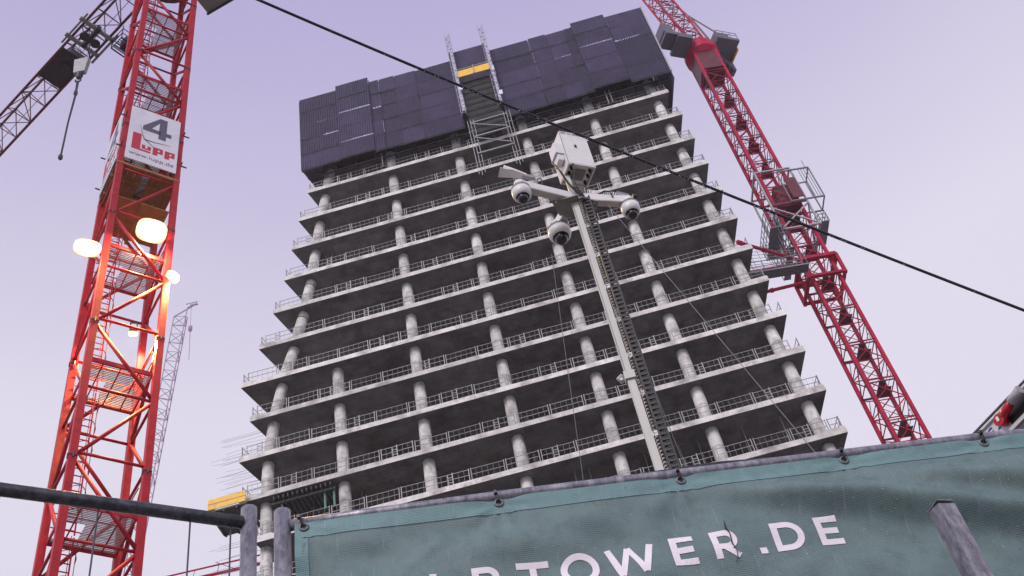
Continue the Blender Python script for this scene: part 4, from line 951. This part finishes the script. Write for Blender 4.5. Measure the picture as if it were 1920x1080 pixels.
# ------------------------------------------------------------------ the banner
def smooth(a, b_, x): t = max(0, min(1, (x - a) / (b_ - a))); return t * t * (3 - 2 * t)
GR = [.035, .527, 1.004, 1.448, 1.84, 2.28, 2.75]
def disp(t, z):
    d = 0.0; v = 1.785 - z
    R1 = smooth(.7, 1.5, t)
    # long diagonal folds that run down to the right from the eyelets
    for c0, amp, wd in ((1.02, .060, .046), (1.36, .050, .050), (1.72, .055, .050), (2.15, .045, .055)):
        line = (t - c0) * (.30 + .22 * (c0 > 1.5)) - v + .01; d += amp * math.exp(-(line / wd) ** 2) * smooth(0.02, .14, v) * smooth(c0 - .05, c0 + .2, t) * (1 - smooth(c0 + .75, c0 + 1.2, t))
    d += .010 * R1 * math.sin((t * 5.0 - v * 13.0)) * smooth(.02, .15, v)
    d += .010 * (1 - R1) * math.sin(t * 8 + v * 26) * smooth(.02, .12, v)
    d += .006 * math.exp(-(((t - .30) + (v - .16) * 1.2) / .02) ** 2) * smooth(.07, .12, v) * (1 - smooth(.22, .3, v))
    d += .0035 * math.sin(t * 19 - v * 55 + 2 * math.sin(t * 7)) * smooth(.03, .1, v) * (1 - .5 * R1)
    d += .0022 * math.sin(t * 33 + v * 21 + 1.3 * math.sin(v * 17)) * smooth(.03, .1, v)
    for gx in GR[:-1]:
        r_ = math.hypot(t - gx, v - .012); an = math.atan2(v - .012, t - gx)
        d += .0045 * math.sin(an * 9 + gx * 5) * math.exp(-r_ / .10) * smooth(.01, .05, r_)
    for gx in GR:                                # the cloth sags between eyelets and puckers at them
        d -= .006 * math.exp(-((t - gx) / .06) ** 2) * math.exp(-v / .07)
    return d
TOP = 1.789
def topz(t):
    s = 0
    for g0, g1 in zip(GR[:-1], GR[1:]):
        if g0 <= t < g1: u_ = (t - g0) / (g1 - g0); s = .004 * math.sin(math.pi * u_)
    return TOP - s * .4 - .006 * math.exp(-((t - .50) / .05) ** 2)
def surf(t, z, off=0.0):
    p = a0 + bt * t - bn_ * (.022 + disp(t, z) + off); return Vector((p.x, p.y, z))
bnr = thing('site_banner', 'wet teal mesh banner lettered ELBTOWER.DE tied to the fence rail', 'banner', (0, 0, 0))
def cloth(name, t0, t1, zf, z1, nt, nz, off, m):
    v, f, uv = [], [], []
    for i in range(nt + 1):
        t = t0 + (t1 - t0) * i / nt; zt_ = zf(t)
        for j in range(nz + 1):
            z = zt_ + (z1 - zt_) * (j / nz); v.append(tuple(surf(t, z, off))); uv.append((t, z))
    for i in range(nt):
        for j in range(nz):
            a = i * (nz + 1) + j; f.append((a, a + 1, a + nz + 2, a + nz + 1))
    me = bpy.data.meshes.new(name); me.from_pydata(v, [], f); me.materials.append(m)
    ul_ = me.uv_layers.new(name='UVMap')
    for lp_ in me.loops: ul_.data[lp_.index].uv = uv[lp_.vertex_index]
    me.polygons.foreach_set('use_smooth', [True] * len(me.polygons)); me.update()
    return link(name, me, bnr)
cloth('cloth', .012, 2.9, topz, 0.15, 300, 150, 0, M['banner'])
cloth('top_hem', .012, 2.9, lambda t: topz(t) + .001, TOP - .047, 240, 6, .0018, M['hem'])
def side_hem():
    v, f, uv = [], [], []; nz = 80
    for i, t in enumerate((.012, .045)):
        for j in range(nz + 1):
            z = TOP - .048 - j * (1.5 / nz); v.append(tuple(surf(t, z, .0018))); uv.append((t, z))
    for j in range(nz): f.append((j, j + 1, nz + 2 + j, nz + 1 + j))
    me = bpy.data.meshes.new('side_hem'); me.from_pydata(v, [], f); me.materials.append(M['hem']); ul_ = me.uv_layers.new(name='UVMap')
    for lp_ in me.loops: ul_.data[lp_.index].uv = uv[lp_.vertex_index]
    link('side_hem', me, bnr)
side_hem()
ey = MB(); 
for gx in GR:
    P = surf(gx, 1.7745, .004); n_ = -bn_; u_ = bt; w_ = Vector((0, 0, 1))
    b = MB(); ring = [P + (u_ * math.cos(a) + w_ * math.sin(a)) * .0098 for a in [2 * math.pi * j / 16 for j in range(17)]]
    b.tube(ring, .0032, 6); b.build('eyelet', M['grey'], bnr, smooth=True)
    b = MB(); pts = [P + w_ * .001 + n_ * .001, P + n_ * .006 + w_ * .006, P + w_ * .018 + n_ * .008, P + w_ * .034 + n_ * .002, P + w_ * .044 - n_ * .012, P + w_ * .034 - n_ * .038]
    sk = Vector((-.010 if gx < .1 else random.uniform(-.004, .004), 0, 0)) if True else 0
    pts = [p_ + sk * (i / 3) for i, p_ in enumerate(pts)]
    b.tube(pts, .0036, 6); b.box(P.x - .004 + sk.x, P.x + .004 + sk.x, P.y - .016, P.y - .006, P.z + .022, P.z + .031); b.build('cable_tie', M['rubber'], bnr)
# lettering, built from strokes that follow the cloth
CAP, SW = .083, .0168
def stroke(b, p, q, w=SW, z0=0, sheer=0):        # a straight bar given in letter space (x right, y up), mapped on to the cloth
    p, q = Vector(p), Vector(q); d = (q - p); n = Vector((-d.y, d.x)).normalized() * w / 2; k = max(2, int(d.length / .012))
    for i in range(k):
        a, c = p + d * (i / k), p + d * ((i + 1) / k); yield [a - n, c - n, c + n, a + n]
def arc(cx_, cy_, rx_, ry_, a0_, a1_, w=SW, k=14):
    for i in range(k):
        u0, u1 = a0_ + (a1_ - a0_) * i / k, a0_ + (a1_ - a0_) * (i + 1) / k
        f = lambda a, r: Vector((cx_ + (rx_ + r) * math.cos(a), cy_ + (ry_ + r) * math.sin(a)))
        yield [f(u0, -w / 2), f(u1, -w / 2), f(u1, w / 2), f(u0, w / 2)]
h, w2 = CAP, SW / 2
def glyph(ch):
    q = []
    S = lambda *a, **k_: q.extend(stroke(None, *a, **k_))
    if ch == 'E':
        S((w2, 0), (w2, h)); S((SW, w2), (.060, w2)); S((SW, h - w2), (.060, h - w2)); S((SW, h / 2), (.055, h / 2))
    elif ch == 'L': S((w2, 0), (w2, h)); S((SW, w2), (.055, w2))
    elif ch == 'T': S((.040, 0), (.040, h - SW)); S((0, h - w2), (.080, h - w2))
    elif ch == 'W':
        S((.011, h), (.035, 0), w=.0165); S((.035, .0), (.062, h), w=.015); S((.062, h), (.092, 0), w=.015); S((.092, 0), (.118, h), w=.0165)
    elif ch == 'O': q.extend(arc(.047, h / 2, .039, .0375, 0, 2 * math.pi, k=32))
    elif ch == 'D':
        S((w2, 0), (w2, h)); S((SW, w2), (.036, w2)); S((SW, h - w2), (.036, h - w2)); q.extend(arc(.036, h / 2, .035, h / 2 - w2, -math.pi / 2, math.pi / 2, k=18))
    elif ch in 'RB':
        yb = .033 if ch == 'R' else .040; S((w2, 0), (w2, h)); S((SW, h - w2), (.036, h - w2)); S((SW, yb), (.036, yb)); ry = (h - w2 - yb) / 2; q.extend(arc(.036, yb + ry, .021, ry, -math.pi / 2, math.pi / 2, k=14))
        if ch == 'R': S((.030, .030), (.060, .003), w=.0165)
        else: S((SW, w2), (.038, w2)); ry = (yb - w2) / 2; q.extend(arc(.038, w2 + ry, .024, ry, -math.pi / 2, math.pi / 2, k=14))
    elif ch == '.': S((0, w2 * 1.1), (.018, w2 * 1.1), w=.018)
    return q
def base_line(t): return 1.5030 + (t - .43) * .0265 - (.004 if t < .4 else 0)   # measured: the line of print climbs slightly to the right
for ch, t in (('E', .205), ('L', .330), ('B', .431), ('T', .540), ('O', .646), ('W', .757), ('E', .922), ('R', 1.026), ('.', 1.140), ('D', 1.183), ('E', 1.299)):
    b = MB()
    for qd in glyph(ch):
        n0 = len(b.v)
        for p_ in qd:
            b.v.append(tuple(surf(t + p_.x, base_line(t) + p_.y, .0016)))
        b.f.append((n0, n0 + 1, n0 + 2, n0 + 3)); b.mi.append(0)
    b.build('banner_letter', M['letter'], bnr)
# dirt streak across the R and a few droplets
b = MB(); pts = [surf(1.075, 1.63, .004), surf(1.072, 1.605, .004), surf(1.078, 1.59, .004), surf(1.074, 1.56, .004), surf(1.079, 1.535, .004), surf(1.076, 1.51, .004)]
b.tube(pts, [.0006, .0022, .0012, .0018, .001, .0006], 5); b.tube([surf(1.079, 1.535, .004), surf(1.088, 1.528, .004)], .0007, 4); b.tube([surf(1.076, 1.515, .004), surf(1.068, 1.505, .004)], .0007, 4); b.build('grime_streak', M['rubber'], bnr)
b = MB()
for i in range(330):
    t = random.gauss(1.5, .32) if i % 3 else random.uniform(.1, 1.9); z = random.uniform(1.45, 1.77); 
    P = surf(t, z, .0005); r = random.uniform(.0005, .0012); b.lathe(tuple(P), [(r * .5, -r), (r, -.3 * r), (r * .6, r * .6)], 5)
o = b.build('water_drops', M['white'], bnr, smooth=True); o['kind'] = 'stuff'

# ------------------------------------------------------------------ grey square post in front of the banner
po = thing('square_post', 'scuffed grey square tube post standing in front of the banner', 'post', (.795, 2.178, GZ), R(22))
b = MB(); w = .0205
b.hexa([(-w, -w, 0), (w, -w, 0), (w, w, 0), (-w, w, 0), (-w, -w, 1.345 - GZ), (w, -w, 1.345 - GZ), (w, w, 1.352 - GZ), (-w, w, 1.352 - GZ)]); b.build('tube_shaft', M['tube'], po)
b = MB(); b.box(-w, w, -w, w, 1.3525 - GZ, 1.355 - GZ); b.build('end_cap', M['tube'], po)
b = MB(); b.box(-.1, .1, -.1, .1, .001, .012); b.build('base_plate', M['tube'], po)

# ------------------------------------------------------------------ power distribution box beyond the fence, right
c1, c2 = Vector((1.443, 3.307, 0)), Vector((1.579, 3.096, 0)); ed = (c2 - c1).normalized()
pb = thing('power_box', 'grey power distribution box with red socket at the right edge', 'power box', (c1.x - ed.x * .25, c1.y - ed.y * .25, 2.3), math.atan2(ed.y, ed.x))
b = MB(); b.box(0, 1.5, .003, .5, -.62, 0); b.build('box_body', M['cab'], pb)
b = MB(); b.box(-.01, 1.51, -.008, .51, .001, .007); b.build('box_lid', M['tube_dark'], pb)
b = MB(); b.box(.0, 1.5, -.006, .002, -.010, -.002); b.build('edge_trim', M['cab'], pb)
b = MB(); b.box(.385, 1.4, -.004, .002, -.085, -.022); b.build('recess_shade', M['rubber'], pb)  # flat black plate, stands in for the shade inside an opening
b = MB(); b.box(.37, 1.42, -.012, -.005, -.100, -.086); b.build('recess_sill', M['cab'], pb)
b = MB(); b.box(.39, 1.4, -.006, .002, -.58, -.11); b.build('lower_panel', M['tube_dark'], pb)
sk_ = part('power_socket', pb, (.372, -.008, -.050))
b = MB(); b.tube([(0, .0, 0), (0, -.030, -.004)], .021, 14); b.tube([(0, -.012, -.0), (.035, -.022, .006), (.075, -.028, .010)], [.016, .016, .014], 12); b.build('socket_body', M['plug'], sk_, smooth=True)
b = MB(); b.tube([(.075, -.028, .010), (.13, -.032, .016)], .0175, 12); b.build('socket_cuff', M['pale'], sk_, smooth=True)
b = MB(); b.box(-.005, .005, -.0325, -.031, -.009, .009); b.build('socket_label', M['white'], sk_)
tm = text_mesh('G 2', .042, .0005, 1.0); tm.materials.clear(); tm.materials.append(M['blue_ink'])
q = link('marker_number', tm, pb, (.283, .001, -.052)); q.rotation_euler = (R(90), 0, 0)
b = MB(); b.bar((.1, .25, -2.75), (.1, .25, -.62), .06); b.bar((1.4, .25, -2.75), (1.4, .25, -.62), .06); b.build('box_leg', M['tube'], pb)

# ------------------------------------------------------------------ haze
HZ = 0.00032
b = MB(); b.box(-235, 235, -55, 230, GZ - 1.0, 136); hz = b.build('haze', bpy.data.materials.new('haze_air')); hz['kind'] = 'stuff'
hm = hz.data.materials[0]; hm.use_nodes = True; hm.node_tree.nodes.clear()
pv = hm.node_tree.nodes.new('ShaderNodeVolumePrincipled'); pv.inputs['Density'].default_value = HZ; pv.inputs['Color'].default_value = (.86, .82, .93, 1)
mo = hm.node_tree.nodes.new('ShaderNodeOutputMaterial'); hm.node_tree.links.new(pv.outputs[0], mo.inputs['Volume'])
